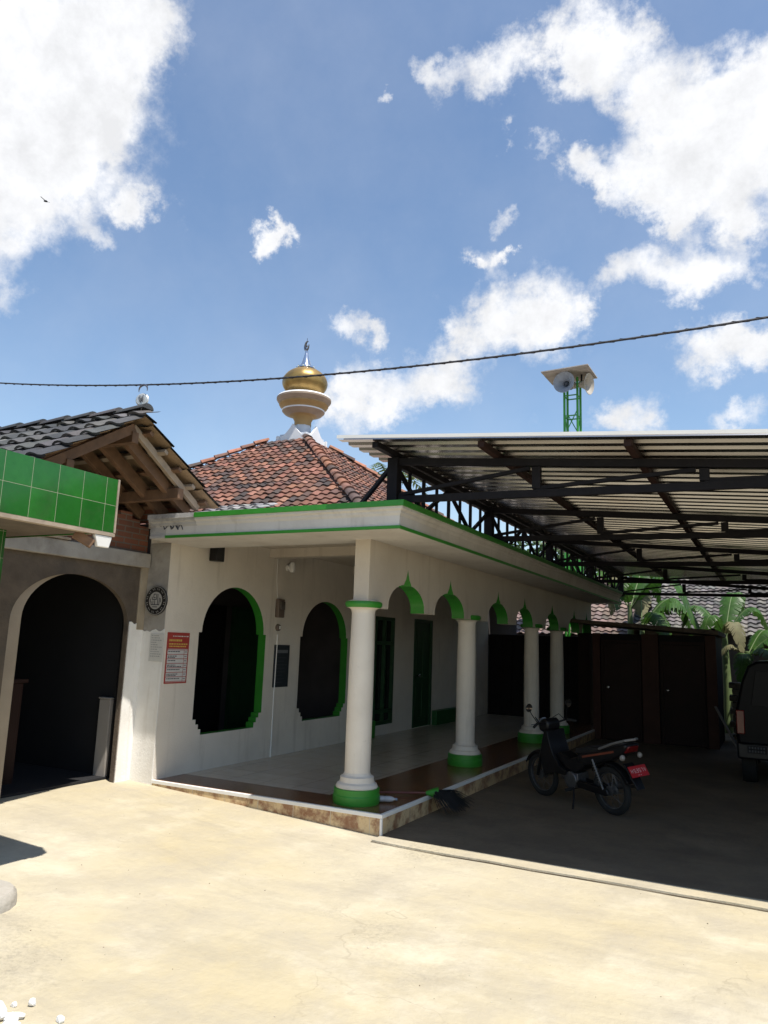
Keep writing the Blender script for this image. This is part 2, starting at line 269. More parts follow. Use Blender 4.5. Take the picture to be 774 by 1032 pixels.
BRICK = bricks()

# ------------------------------------------------------------------ mesh helpers
WPOS = {}
class MB:
    def __init__(s): s.v = []; s.f = []; s.m = []; s.t = []; s.tint = (1, 1, 1)
    def vert(s, p): s.v.append(Vector(p)); s.t.append(s.tint); return len(s.v) - 1
    def face(s, idx, m=0): s.f.append(tuple(idx)); s.m.append(m)
    def poly(s, pts, m=0): s.face([s.vert(p) for p in pts], m)
    def hexa(s, P, m=0):
        i = [s.vert(p) for p in P]
        for q in ((0, 3, 2, 1), (4, 5, 6, 7), (0, 1, 5, 4), (1, 2, 6, 5), (2, 3, 7, 6), (3, 0, 4, 7)): s.face([i[k] for k in q], m)
    def box(s, x0, x1, y0, y1, z0, z1, m=0):
        s.hexa([(x0, y0, z0), (x1, y0, z0), (x1, y1, z0), (x0, y1, z0), (x0, y0, z1), (x1, y0, z1), (x1, y1, z1), (x0, y1, z1)], m)
    def bar(s, p, q, w, h, up=(0, 0, 1), m=0):
        p = Vector(p); q = Vector(q); d = (q - p).normalized(); up = Vector(up)
        if abs(d.dot(up)) > .98: up = Vector((0, 1, 0))
        a = d.cross(up).normalized() * (w / 2); b = a.cross(d).normalized() * (h / 2)
        s.hexa([p - a - b, p + a - b, p + a + b, p - a + b, q - a - b, q + a - b, q + a + b, q - a + b], m)
    def tube(s, pts, r, n=8, m=0, cap=True):
        pts = [Vector(p) for p in pts]; rs = r if isinstance(r, (list, tuple)) else [r] * len(pts)
        rings = []; a = None
        for k, p in enumerate(pts):
            d = (pts[min(k + 1, len(pts) - 1)] - pts[max(k - 1, 0)]).normalized()
            if a is None:
                a = d.cross(Vector((0, 0, 1)))
                if a.length < .05: a = d.cross(Vector((0, 1, 0)))
            a = (a - d * a.dot(d)).normalized(); b = d.cross(a)
            rings.append([s.vert(p + (a * math.cos(2 * math.pi * j / n) + b * math.sin(2 * math.pi * j / n)) * rs[k]) for j in range(n)])
        for k in range(len(rings) - 1):
            for j in range(n): s.face((rings[k][j], rings[k][(j + 1) % n], rings[k + 1][(j + 1) % n], rings[k + 1][j]), m)
        if cap: s.face(rings[0][::-1], m); s.face(rings[-1], m)
    def lathe(s, prof, c=(0, 0, 0), n=32, axis=None, m=0, wave=0, caps=True):
        c = Vector(c); ax = Vector(axis or (0, 0, 1)).normalized(); a = ax.orthogonal().normalized(); b = ax.cross(a)
        if axis is None: a = Vector((1, 0, 0)); b = Vector((0, 1, 0))
        rings = []
        for pr in prof:
            r, z = pr[0], pr[1]
            rings.append([s.vert(c + ax * z + (a * math.cos(2 * math.pi * j / n) + b * math.sin(2 * math.pi * j / n)) * (r * (1 - (wave if j % 4 == 0 else 0)))) for j in range(n)])
        for k in range(len(rings) - 1):
            mm = prof[k][2] if len(prof[k]) > 2 else m
            for j in range(n): s.face((rings[k][j], rings[k][(j + 1) % n], rings[k + 1][(j + 1) % n], rings[k + 1][j]), mm)
        if caps:
            s.face(rings[0][::-1], prof[0][2] if len(prof[0]) > 2 else m); s.face(rings[-1], prof[-2][2] if len(prof[-2]) > 2 else m)
    def plate(s, outer, holes, P, thick, mf=0, me=0, mh=0):
        loops = [outer] + holes; flat = [p for l in loops for p in l]
        tris = tessellate_polygon([[Vector((u, v, 0)) for u, v in l] for l in loops])
        a = [s.vert(P(u, v, 0)) for u, v in flat]; b = [s.vert(P(u, v, thick)) for u, v in flat]
        for t in tris: s.face([a[k] for k in t], mf); s.face([b[k] for k in t][::-1], mf)
        o = 0
        for li, l in enumerate(loops):
            n = len(l)
            for k in range(n):
                mm = (me[k] if isinstance(me, list) else me) if li == 0 else mh
                s.face((a[o + k], a[o + (k + 1) % n], b[o + (k + 1) % n], b[o + k]), mm)
            o += n
    def build(s, name, mats, parent=None, local=False, bevel=0.0, recalc=True, angle=35):
        me = bpy.data.meshes.new(name)
        off = Vector((0, 0, 0)) if (local or parent is None) else WPOS.get(parent.name, Vector((0, 0, 0)))
        me.from_pydata([p - off for p in s.v], [], s.f)
        if not isinstance(mats, (list, tuple)): mats = [mats]
        for x in mats: me.materials.append(x)
        me.polygons.foreach_set('material_index', s.m)
        if any(t != (1, 1, 1) for t in s.t):
            at = me.attributes.new('tint', 'FLOAT_COLOR', 'POINT')
            at.data.foreach_set('color', [c for t in s.t for c in (*t, 1.0)])
        if recalc:
            bm = bmesh.new(); bm.from_mesh(me); bmesh.ops.recalc_face_normals(bm, faces=bm.faces); bm.to_mesh(me); bm.free()
        me.polygons.foreach_set('use_smooth', [True] * len(me.polygons))
        me.set_sharp_from_angle(angle=R(angle)); me.update()
        o = bpy.data.objects.new(name, me); COL.objects.link(o)
        if parent is not None: o.parent = parent; WPOS[o.name] = off
        if bevel:
            bv = o.modifiers.new('bevel', 'BEVEL'); bv.width = bevel; bv.segments = 2; bv.limit_method = 'ANGLE'; bv.angle_limit = R(40)
        return o
def thing(name, label, cat, loc=(0, 0, 0), rotz=0.0, group=None):
    o = bpy.data.objects.new(name, None); COL.objects.link(o); o.location = loc; o.rotation_euler = (0, 0, rotz); o.empty_display_size = .2
    o['label'] = label; o['category'] = cat; o['kind'] = 'thing'
    if group: o['group'] = group
    WPOS[o.name] = Vector(loc); return o
def tag(o, label, cat, group=None):
    o['label'] = label; o['category'] = cat; o['kind'] = 'thing'
    if group: o['group'] = group
    return o
def setting(name, mb, m, **k):
    o = mb.build(name, m, **k); o['kind'] = 'structure'; return o
def copy_tree(o, parent=None, loc=None):
    c = o.copy(); COL.objects.link(c)
    if parent is not None: c.parent = parent; WPOS[c.name] = WPOS.get(parent.name, Vector((0, 0, 0)))
    if loc is not None: c.location = loc
    for ch in list(o.children): copy_tree(ch, c)
    return c
def jit(c, a):
    k = 1 + random.uniform(-a, a); return tuple(max(.004, x * k * (1 + random.uniform(-a * .25, a * .25))) for x in c)
def tiles(mb, O, U, V, W, L, tw, th, cols, keep=None, h=.028, lift=.03, under=None):
    """lapped roof tiles from the eave up: O eave corner, U along the eave, V up the slope"""
    O = Vector(O); U = Vector(U).normalized(); V = Vector(V).normalized(); Nn = U.cross(V).normalized()
    if Nn.z < 0: Nn = -Nn
    prof = [(0, .25), (.16, .85), (.32, 1), (.48, .75), (.64, .2), (.82, 0), (1.0, .12)]
    nr = int(L / th + .999); nc = int(W / tw + .999)
    for r in range(nr):
        for c in range(nc):
            u0, v0 = c * tw, r * th
            if keep and not keep(u0 + tw / 2, v0 + th / 2): continue
            mb.tint = jit(random.choices(cols[0], cols[1])[0], .22)
            du = random.uniform(-.006, .006); dl = random.uniform(-.004, .008); lo = v0 - .03 + random.uniform(-.008, .008); hi = min(v0 + th + .01, L + .02)
            a = []; b = []; d = []
            for k, (pu, ph) in enumerate(prof):
                pt = O + U * (u0 + du + pu * tw * 1.02)
                a.append(mb.vert(pt + V * lo + Nn * (h * ph + lift + dl))); b.append(mb.vert(pt + V * hi + Nn * (h * ph + .002)))
                d.append(mb.vert(pt + V * (lo + .004) + Nn * (h * ph + lift + dl - .022)))
            for k in range(len(prof) - 1):
                mb.face((a[k], a[k + 1], b[k + 1], b[k])); mb.face((d[k], d[k + 1], a[k + 1], a[k]))
    mb.tint = (1, 1, 1)

# ================================================================== SETTING
def gz(x, y): return 0.05 * min(max(-3.1 - x, 0.0), 3.4)
g = MB(); g.poly([(-600, -600, -.06), (600, -600, -.06), (600, 600, -.06), (-600, 600, -.06)])
setting('ground', g, EARTH)
g = MB(); xs = [-14 + .5 * k for k in range(22)] + [-3.1] + [-2 + 1.0 * k for k in range(7)]; ys = [-3.5, -2, 0, 2, 3, 4, 5, 5.5, 6.1, 7, 9, 12, 15.5]
xs = sorted(set(round(x, 3) for x in xs)); ids = [[g.vert((x, y, gz(x, y))) for x in xs] for y in ys]
for j in range(len(ys) - 1):
    for i in range(len(xs) - 1): g.face((ids[j][i], ids[j][i + 1], ids[j + 1][i + 1], ids[j + 1][i]))
setting('courtyard', g, YARD)
g = MB(); fe = [(-3.1, 5.945)]
x = -3.1
while x < 6: x += .35; fe.append((x, 5.915 + random.uniform(-.012, .012) - .006 * (x + 3.1) * 0))
n_ = len(fe); top = [g.vert((a, b, .016)) for a, b in fe]; bot = [g.vert((a, b - .004, -.02)) for a, b in fe]; bk = [g.vert((a, 16.8, .016)) for a, b in fe]
mid = [g.vert((a, 6.10 + random.uniform(-.01, .01), .016)) for a, b in fe]  # painted shade starts here, along the shadow edge of the carport roof
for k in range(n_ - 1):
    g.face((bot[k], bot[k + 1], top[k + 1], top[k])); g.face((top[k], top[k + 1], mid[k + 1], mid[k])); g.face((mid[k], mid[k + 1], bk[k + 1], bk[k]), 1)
jo = [g.vert((a, b - .006, .005)) for a, b in fe]; ji = [g.vert((a, b - .006 - random.uniform(.006, .022), .005)) for a, b in fe]
for k in range(n_ - 1): g.face((ji[k], ji[k + 1], jo[k + 1], jo[k]), 2)
setting('pavement', g, [YARD, SHADED_SLAB, mat('joint_dirt', (.07, .05, .03), .95, .3, 20)], recalc=False)

# ================================================================== MOSQUE
FZ = .18; XW = -5.76
mosque = thing('mosque', 'white mosque with a green trimmed porch, red tiled hip roof and golden dome', 'mosque', (-6, 6.12, 0))
# plinth
b = MB(); b.box(XW, -3.1, 6.12, 16.4, -.05, FZ - .028)
pl = b.build('plinth', MARBLE, mosque)
b = MB(); b.box(XW + .002, -3.125, 6.145, 16.4, FZ - .03, FZ); b.build('floor_tiles', FLOORT, pl)
b = MB()
b.box(XW, -3.094, 6.114, 6.147, FZ - .030, FZ + .004); b.box(-3.127, -3.094, 6.147, 16.4, FZ - .030, FZ + .004)
b.box(-3.115, -3.094, 6.112, 6.135, -.03, FZ - .032)
b.build('nosing', TRIMW, pl, bevel=.003)

# --- porch wall with arched openings (faces +X)
def arched(yc, hw=.635, zt=2.25, zs=1.70, zb=.57):
    p = []; st = [(hw, zs), (hw, .74)]
    steps = [(hw - .055, .74), (hw - .055, .685), (hw - .10, .685), (hw - .10, .63), (hw - .145, .63), (hw - .145, zb)]
    right = [(hw, zs), (hw, .74)] + steps
    for a, z in right: p.append((yc + a, z))
    for a, z in reversed(right): p.append((yc - a, z))
    ha = hw - .05; p.append((yc - ha, zs))
    for k in range(1, 24):
        t = math.pi - math.pi * k / 24; p.append((yc + ha * math.cos(t), zs + (zt - zs) * math.sin(t)))
    p.append((yc + ha, zs)); return p
holes = [arched(7.30), arched(9.38, .65, 2.21), [(10.92, .34), (11.62, .34), (11.62, 2.08), (10.92, 2.08)], [(12.42, FZ + .01), (13.22, FZ + .01), (13.22, 2.1), (12.42, 2.1)]]
outer = [(6.12, -.02), (16.4, -.02), (16.4, 2.80), (6.12, 2.80)]
b = MB(); b.plate(outer, holes, lambda u, v, w: (XW - w, u, v), .115, 0, 0, 1); b.box(-6.06, XW - .116, 6.12, 6.5, -.02, 2.80)
wall = b.build('porch_wall', [WHITE, GREEN], mosque)
# plastered front of the pier, jagged top
b = MB(); top = [(-6.075, 1.70)]
x = -6.075
while x < -5.78: x += random.uniform(.02, .05); top.append((min(x, -5.758), 1.70 + random.uniform(-.022, .02)))
if top[-1][0] < -5.758: top.append((-5.758, 1.69))
b.plate([(-6.075, .08), (-5.758, .08)] + top[::-1], [], lambda u, v, w: (u, 6.112 + w, v), .012)
b.build('plaster_skin', WHITEWASH, wall)
b = MB(); b.box(-6.06, -5.764, 6.116, 6.119, 1.66, 2.64); b.build('cement_face', CEMENT, wall)
# interior behind openings
b = MB()
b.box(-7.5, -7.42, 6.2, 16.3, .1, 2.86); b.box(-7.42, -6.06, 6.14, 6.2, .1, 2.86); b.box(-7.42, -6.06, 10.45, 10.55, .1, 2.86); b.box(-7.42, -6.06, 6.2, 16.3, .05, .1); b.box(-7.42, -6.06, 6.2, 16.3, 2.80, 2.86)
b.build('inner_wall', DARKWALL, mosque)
b = MB(); b.box(-6.06, XW - .02, 16.41, 18.6, 0, 2.7); b.box(-6.2, -4.7, 16.45, 18.7, 2.702, 2.78); b.build('rear_wall', DARKWALL, mosque)  # roof slab on top is added to keep the sun off this wall
for (y0, y1, mm) in ((7.9, 9.0, BLACKPAINT), (9.35, 10.15, GREENDK := mat('blackish_green_paint', (.012, .055, .018), .5, .2, 6))):
    b = MB(); b.box(-7.41, -7.36, y0, y1, .12, 2.05); b.box(-7.40, -7.33, y0 - .07, y0, .12, 2.12); b.box(-7.40, -7.33, y1, y1 + .07, .12, 2.12); b.box(-7.40, -7.33, y0, y1, 2.05, 2.12)
    b.build('inner_door', mm, mosque)
# green framed window and door further in
b = MB(); xw = XW - .02
for y in (10.92, 11.25, 11.56): b.box(xw - .06, xw + .03, y, y + .06, .34, 2.08)
for z in (.34, 2.02, 1.62, .52): b.box(xw - .055, xw + .028, 10.94, 11.60, z, z + .06)
wf = b.build('window', GREENDK, mosque, bevel=.004)
b = MB(); b.box(xw - .03, xw - .02, 10.96, 11.58, .38, 2.04); b.build('pane', mat('dark_glass', (.01, .012, .012), .08, .0), wf)
b = MB(); b.box(xw - .05, xw, 12.47, 13.17, FZ + .01, 2.05); 
for z0, z1 in ((.35, .95), (1.05, 1.9)): b.box(xw - .005, xw + .008, 12.56, 12.79, z0, z1); b.box(xw - .005, xw + .008, 12.85, 13.08, z0, z1)
dr = b.build('door', GREENDK, mosque, bevel=.004)
b = MB(); b.box(xw - .06, xw + .035, 12.42, 12.47, FZ + .01, 2.1); b.box(xw - .06, xw + .035, 13.17, 13.22, FZ + .01, 2.1); b.box(xw - .06, xw + .035, 12.47, 13.17, 2.05, 2.1); b.build('frame', GREENDK, dr)
b = MB(); b.lathe([(.012, 0), (.012, .05), (.028, .06), (.028, .09), (.01, .1)], (xw, 12.56, 1.1), 12, (1, 0, 0)); b.build('handle', CHROME, dr)
for y0, y1 in ((10.45, 10.85), (13.30, 14.45)):
    b = MB(); b.box(XW - .01, XW + .10, y0, y1, FZ, FZ + .26); b.build('wall_base', GREEN if y0 < 11 else GREEND, mosque, bevel=.008)
# conduit up the joint of the wall
b = MB(); b.tube([(XW + .012, 8.17, FZ), (XW + .012, 8.165, 1.0), (XW + .012, 8.175, 1.72)], .009, 8); b.tube([(XW + .01, 8.175, 1.95), (XW + .01, 8.09, 2.4), (XW + .01, 8.08, 2.86)], .004, 6)
b.build('conduit', TRIMW, wall)
# hall behind, carrying the roof
b = MB(); b.box(-11.2, -7.5, 8.2, 15.2, 0, 3.25); b.box(-7.5, -5.9, 8.2, 15.2, 2.875, 3.25); b.build('hall_wall', WHITE, mosque)
# ceiling slab, beams
b = MB(); b.box(-6.06, -3.4, 6.06, 16.35, 2.80, 2.87)
for y in (8.0, 10.2, 12.4, 14.6): b.box(-5.758, -3.60, y - .09, y + .09, 2.69, 2.803)
b.box(-5.758, -3.43, 6.33, 6.50, 2.69, 2.802)
b.build('ceiling', BEIGE, mosque)
# cornice
prof = [(0.0, 2.665, 1), (.012, 2.668, 1), (.014, 2.697, 1), (0.0, 2.700, 0), (.004, 2.80, 0), (.020, 2.825, 0), (.022, 2.845, 0), (.048, 2.865, 0), (.050, 2.888, 1), (.066, 2.890, 1), (.066, 2.946, 1)]
prof = [(o_, 2.638 + (z_ - 2.665) * .865, m_) for o_, z_, m_ in prof]
X0c, Yc = -2.862, 5.80
def cpt(o, s):
    if s[0] == 'f': return Vector((s[1], Yc - o, 0))
    if s[0] == 'c': return Vector((X0c + o, Yc - o, 0))
    return Vector((X0c + o, s[1], 0))
secs = [('f', -5.76), ('f', -5.55), ('f', -5.14), ('f', -4.5), ('c', 0), ('s', 9.5), ('s', 13), ('s', 16.4)]
b = MB()
for a, c in zip(secs[:-1], secs[1:]):
    for p, q in zip(prof[:-1], prof[1:]):
        mm = p[2]
        if a[1] == -5.76: mm = 2
        elif a[1] == -5.55 and p[1] > 2.69: mm = 2
        b.poly([cpt(p[0], a) + Vector((0, 0, p[1])), cpt(p[0], c) + Vector((0, 0, p[1])), cpt(q[0], c) + Vector((0, 0, q[1])), cpt(q[0], a) + Vector((0, 0, q[1]))], mm)
    # top and soffit and back
    w = .78
    def back(s, z): 
        return Vector((s[1], Yc + w, z)) if s[0] == 'f' else (Vector((X0c - w, Yc + w, z)) if s[0] == 'c' else Vector((X0c - w, s[1], z)))
    b.poly([cpt(.066, a) + Vector((0, 0, 2.881)), cpt(.066, c) + Vector((0, 0, 2.881)), back(c, 2.881), back(a, 2.881)], 2)
    b.poly([cpt(0, a) + Vector((0, 0, 2.638)), back(a, 2.638), back(c, 2.638), cpt(0, c) + Vector((0, 0, 2.638))], 0)
    b.poly([back(a, 2.638), back(c, 2.638), back(c, 2.881), back(a, 2.881)], 0)
for s, mm in ((secs[0], 2), (secs[-1], 0)):
    b.poly([cpt(p[0], s) + Vector((0, 0, p[1])) for p in prof] + [back(s, 2.881), back(s, 2.638)], mm)
# rough broken end
for k in range(7):
    z0 = 2.642 + k * .034; b.box(-5.76 - random.uniform(.01, .06), -5.755, 5.81 + random.uniform(0, .02), 6.3, z0, z0 + .032, 2)
b.build('cornice', [mat('cornice_white', (.62, .585, .54), .75, .06, 3, .2, 60, dirt=(.36, .31, .26), dirt_amt=.35, dscale=2.2), GREEN, mat('bare_plaster', (.46, .44, .42), .85, .1, 4, .4, 50, dirt=(.10, .09, .09), dirt_amt=.8, dscale=5)], mosque, recalc=True, angle=25)
b = MB()
for p_ in ((-5.62, -5.38), (-5.52, -5.32)):
    pts = [(p_[0] + (p_[1] - p_[0]) * k / 9, 5.791, 2.76 + .03 * math.sin(k * 1.9) + random.uniform(-.012, .012)) for k in range(10)]; b.tube(pts, .006, 4)
b.build('crack', INK, mosque)

# arcade on the courtyard side
AX = -3.435
def notch(yc, hw=.44, zb=1.985, zr=2.265, tip=2.425):
    pts = [(yc - hw, zb)]
    for k in range(1, 20):
        t = math.pi - math.pi * k / 20; y = hw * math.cos(t); z = zb + .03 + (zr - zb - .03) * math.sin(t)
        if abs(y) < .10: continue
        pts.append((yc + y, z))
    cusp = [(-.095, zr - .008), (-.075, zr + .02), (-.045, zr + .05), (-.018, zr + .105), (0, tip), (.018, zr + .105), (.045, zr + .05), (.075, zr + .02), (.095, zr - .008)]
    mid = len(pts)
    L_ = [p for p in pts if p[0] < yc]; R_ = [p for p in pts if p[0] > yc]
    return L_ + [(yc + a, z) for a, z in cusp] + R_ + [(yc + hw, zb)]
ARCH = [7.21, 8.41, 10.19, 11.47, 13.12, 14.75, 15.85]
HW = [.44, .46, .44, .44, .44, .44, .40]
low = [(6.42, 2.06)]; low = [(6.345, 1.985)]; tags = [0]
for yc, hw in zip(ARCH, HW):
    nn = notch(yc, hw); low += nn; tags += [1] * (len(nn) - 1) + [0]
outer = low + [(16.3, 1.985), (16.3, 2.645), (6.345, 2.645)]
tags = tags + [0, 0, 0]
b = MB(); b.plate(outer, [], lambda u, v, w: (AX - w, u, v), .165, 0, tags, 0)
b.build('arcade', [BEIGE, GREEN], mosque)

# columns
CX = -3.54
col_prof = [(.168, .0), (.170, .12), (.1715, .6), (.170, 1.2), (.164, 1.80)]
b = MB(); b.lathe([(.120, .26), (.122, .5), (.122, .9), (.119, 1.3), (.111, 1.79)], n=40, wave=0)
column = b.build('column', WHITE, mosque, local=True); column.location = Vector((CX, 6.45, FZ)) - WPOS['mosque']
b = MB(); b.lathe([(.214, 0, 1), (.220, .02, 1), (.220, .075, 1), (.214, .085, 1), (.214, .135, 1), (.196, .140, 0), (.198, .15, 0), (.186, .175, 0), (.164, .19, 0), (.158, .215, 0), (.158, .235, 0), (.132, .25, 0), (.122, .27, 0)], n=40)
bs = b.build('base', [WHITE, GREEN], column, local=True, angle=30)
b = MB(); b.lathe([(.113, 1.75, 0), (.120, 1.78, 0), (.138, 1.795, 0), (.162, 1.80, 1), (.177, 1.815, 1), (.183, 1.835, 1), (.177, 1.855, 1), (.162, 1.862, 0), (.13, 1.872, 0), (.10, 1.875, 0)], n=40)
cp = b.build('capital', [WHITE, GREEN], column, local=True, angle=30)
for y in (9.25, 12.2, 13.82): copy_tree(column, mosque, Vector((CX, y, FZ)) - WPOS['mosque'])
b = MB(); b.box(-3.64, -3.40, 15.95, 16.35, 0.05, 2.0); b.build('end_pier', BROWNPAINT, mosque)

# hip roof of clay tiles
AP = Vector((-7.84, 11.5, 5.55)); S = 3.5; T = .70; ez = AP.z - S * T
sl = math.hypot(S, S * T); cols = ([(.195, .085, .056), (.145, .068, .048), (.092, .054, .044), (.24, .115, .078), (.055, .04, .037)], [4, 4, 3, 1.3, 1.1])
rf = MB()
for k in range(4):
    a = k * math.pi / 2; U = Vector((math.cos(a), math.sin(a), 0)); Vn = Vector((-math.sin(a), math.cos(a), 0)); V = (Vn * S + Vector((0, 0, S * T))).normalized()
    O = AP - U * S - Vn * S - Vector((0, 0, S * T))
    keep = lambda u, v: abs(u - S) < (S * (1 - v / sl)) + .04 and v < sl - .40
    if k in (0, 1): tiles(rf, O, U, V, 2 * S, sl, .155, .165, cols, keep, .026, .030)
    else: rf.poly([O, O + U * 2 * S, AP], 0)
    rf.tint = (.1, .05, .04); rf.poly([O - Vector((0, 0, .03)), O + U * 2 * S - Vector((0, 0, .03)), AP - Vector((0, 0, .03))]); rf.tint = (1, 1, 1)
rf2 = rf
roof = rf.build('roof', TILE_RED, mosque, recalc=False)
# ridge caps along the hips
for d in ((-1, -1), (1, -1), (1, 1), (-1, 1)):
    D = Vector((d[0], d[1], -T)); L_ = D.length * S; D.normalize(); side = D.cross(Vector((0, 0, 1))).normalized(); upn = side.cross(D).normalized()
    if upn.z < 0: upn = -upn
    n = int(L_ / .26); rc = MB()
    for k in range(n):
        rc.tint = jit(random.choice([(.30, .13, .08), (.2, .1, .07), (.09, .06, .05)]), .2)
        p0 = AP + D * (k * .26 + .62); p1 = p0 + D * .285; r0, r1 = .068, .088
        A = []; B_ = []
        for j in range(7):
            t = math.pi * j / 6; A.append(rc.vert(p0 + side * r0 * math.cos(t) + upn * (.045 + r0 * .8 * math.sin(t)))); B_.append(rc.vert(p1 + side * r1 * math.cos(t) + upn * (.06 + r1 * .8 * math.sin(t))))
        for j in range(6): rc.face((A[j], A[j + 1], B_[j + 1], B_[j]))
        rc.face(B_)
    rc.tint = (1, 1, 1); rc.build('ridge_cap', TILE_RED, roof, recalc=False)

# finial tower with golden dome
TX, TY = -7.79, 11.5
b = MB(); b.box(TX - .30, TX + .30, TY - .30, TY + .30, 5.0, 5.44)
b.lathe([(.215, 5.38), (.20, 5.44), (.170, 5.50), (.162, 5.66)], (TX, TY, 0), 8)
ft = b.build('finial_tower', PALEGREY, mosque, bevel=.006)
def gable(nx, ny):
    U = Vector((-ny, nx, 0)); Nn = Vector((nx, ny, 0)); c = Vector((TX, TY, 0)) + Nn * .33
    half = [(.0, 5.62), (.06, 5.54), (.14, 5.455), (.20, 5.405), (.26, 5.385), (.36, 5.40), (.37, 5.08)]
    pts = [(-a, z) for a, z in half[::-1]] + half[1:]
    q = MB(); q.plate(pts + [(.0, 5.05)], [], lambda u, v, w: c + U * u - Nn * w + Vector((0, 0, v)), .05)
    q.build('gable_plate', mat('tower_white', (.74, .74, .75), .6, .05, 5), ft)
for nx, ny in ((1, 0), (0, -1), (-1, 0), (0, 1)): gable(nx, ny)
b = MB(); b.lathe([(.162, 5.655, 0), (.160, 5.74, 0), (.19, 5.80, 0), (.205, 5.83, 0), (.26, 5.855, 2), (.36, 5.885, 2), (.405, 5.93, 1), (.41, 5.955, 0), (.42, 5.99, 0), (.45, 6.02, 0), (.47, 6.055, 0), (.465, 6.075, 2), (.505, 6.125, 2), (.520, 6.15, 2), (.520, 6.185, 1), (.50, 6.215, 1), (.20, 6.23, 1)], (TX, TY, 0), 48)
b.build('platform', [OCHRE, mat('tower_white', (0, 0, 0)), mat('platform_underside', (.33, .25, .18), .7, .1, 6)], ft, angle=30)
b = MB(); pr = []
for k in range(0, 17):
    t = -1.02 + k * (1.02 + 1.30) / 16; pr.append((.435 * math.cos(t) * (1.0 if t < .3 else 1 - .04 * (t - .3)), 6.505 + .285 * math.sin(t) * (1.0 if t < 0 else 1.08)))
b.lathe(pr, (TX, TY, 0), 56, wave=.012)
b.build('dome', GOLD, ft)
b = MB(); b.lathe([(.175, 6.80), (.165, 6.835), (.12, 6.85), (.085, 6.93), (.05, 7.05), (.026, 7.17), (.014, 7.19)], (TX, TY, 0), 24)
for k in range(10): 
    a = k * .628; b.lathe([(.016, 0), (.02, .02), (.004, .04)], (TX + .18 * math.cos(a), TY + .18 * math.sin(a), 6.80), 6)
b.build('spire', CHROME, ft)
b = MB(); pts = []
for k in range(17):
    a = R(60) + R(300) * k / 16 + R(0); pts.append((TX + .085 * math.cos(a) * .85, TY + .085 * math.cos(a) * -.5, 7.275 + .085 * math.sin(a)))
b.tube(pts, [.010 + .016 * math.sin(math.pi * k / 16) for k in range(17)], 8)
b.tube([(TX, TY, 7.18), (TX, TY, 7.215)], .012, 8); b.tube([(TX, TY, 7.34), (TX, TY, 7.43)], .006, 6)
b.lathe([(.0, -.03), (.03, 0), (.0, .03)], (TX - .01, TY, 7.27), 5)
b.build('crescent', mat('gunmetal', (.20, .20, .22), .3, .1, 9, metallic=.8), ft)

# small cement tiled lean-to roof between the annex and the hip roof
b = MB(); tiles(b, (-6.9, 7.0, 3.00), (1, 0, 0), (0, .93, .33), .95, 1.4, .2, .25, ([(.26, .25, .24), (.2, .19, .19), (.30, .15, .10)], [3, 3, 1]))
b.build('valley_roof', TILE_GREY, mosque, recalc=False)

# ================================================================== ANNEX on the left
AXX = -6.08
annex = thing('annex_building', 'unfinished annex with a charcoal tiled gable roof and a wide dark archway', 'building', (-7.5, 5, 0))
def ell(yc, hw, zb, zs, zt, n=26):
    p = [(yc + hw, zb), (yc + hw, zs)]
    for k in range(1, n): t = math.pi * k / n; p.append((yc + hw * math.cos(t), zs + (zt - zs) * math.sin(t)))
    return p + [(yc - hw, zs), (yc - hw, zb)]
# outer leaf: arch a little wider and shifted to the near side; inner leaf shows as a pale band there
def wall_with_arch(yc, hw, zt, zs, y0, y1):
    a = ell(yc, hw, -.05, zs, zt)
    return [(y0, -.05)] + a[::-1] + [(y1, -.05), (y1, 2.40), (y0, 2.40)]
b = MB(); b.plate(wall_with_arch(5.205, .70, 2.215, 1.74, 2.0, 6.115), [], lambda u, v, w: (AXX - w, u, v), .055)
aw = b.build('arch_wall', CEMENT_D, annex)
b = MB(); b.plate(wall_with_arch(5.318, .655, 2.235, 1.76, 2.0, 6.115), [], lambda u, v, w: (AXX - .056 - w, u, v), .02)
b.build('arch_band', mat('tan_plaster', (.34, .28, .21), .85, .12, 4, .3, 50), aw)
b = MB()
sk = [(5.915, .05), (6.112, .05)]; y = 6.112; tp = [(6.112, 1.74)]
while y > 5.93: y -= random.uniform(.02, .045); tp.append((max(y, 5.915), 1.76 + random.uniform(-.02, .025) + (.03 if y < 5.98 else 0)))
b.plate(sk + tp, [], lambda u, v, w: (AXX + .012 - w, u, v), .0115); b.build('plaster_skin', WHITEWASH, aw)
# corner post and lintel
b = MB(); b.box(-6.19, -6.062, 6.02, 6.13, 1.70, 2.40); b.build('corner_post', mat('tan_cement', (.34, .28, .20), .9, .2, 6, .5, 40), annex, bevel=.006)
b = MB(); b.box(-6.2, -6.02, 2.0, 6.10, 2.365, 2.52); b.build('lintel', CEMENT, annex, bevel=.008)
b = MB(); b.box(-6.06, -5.99, 3.4, 5.0, 2.525, 2.545); b.build('plank', WOODP, annex)
# brick gable
RY, RZ, RS = 5.05, 3.71, .62
b = MB(); b.plate([(3.66, 2.525), (6.12, 2.525), (6.12, 2.82), (5.98, 2.82), (5.98, 2.88), (5.86, 2.88), (5.86, 2.945), (5.70, 2.945), (5.70, 2.90), (4.75, 2.90), (4.75, 3.10), (4.62, 3.10), (4.62, 3.16), (4.50, 3.16), (3.66, 2.66)], [], lambda u, v, w: (-6.11 - w, u, v), .10)
b.build('brick_gable', BRICK, annex)
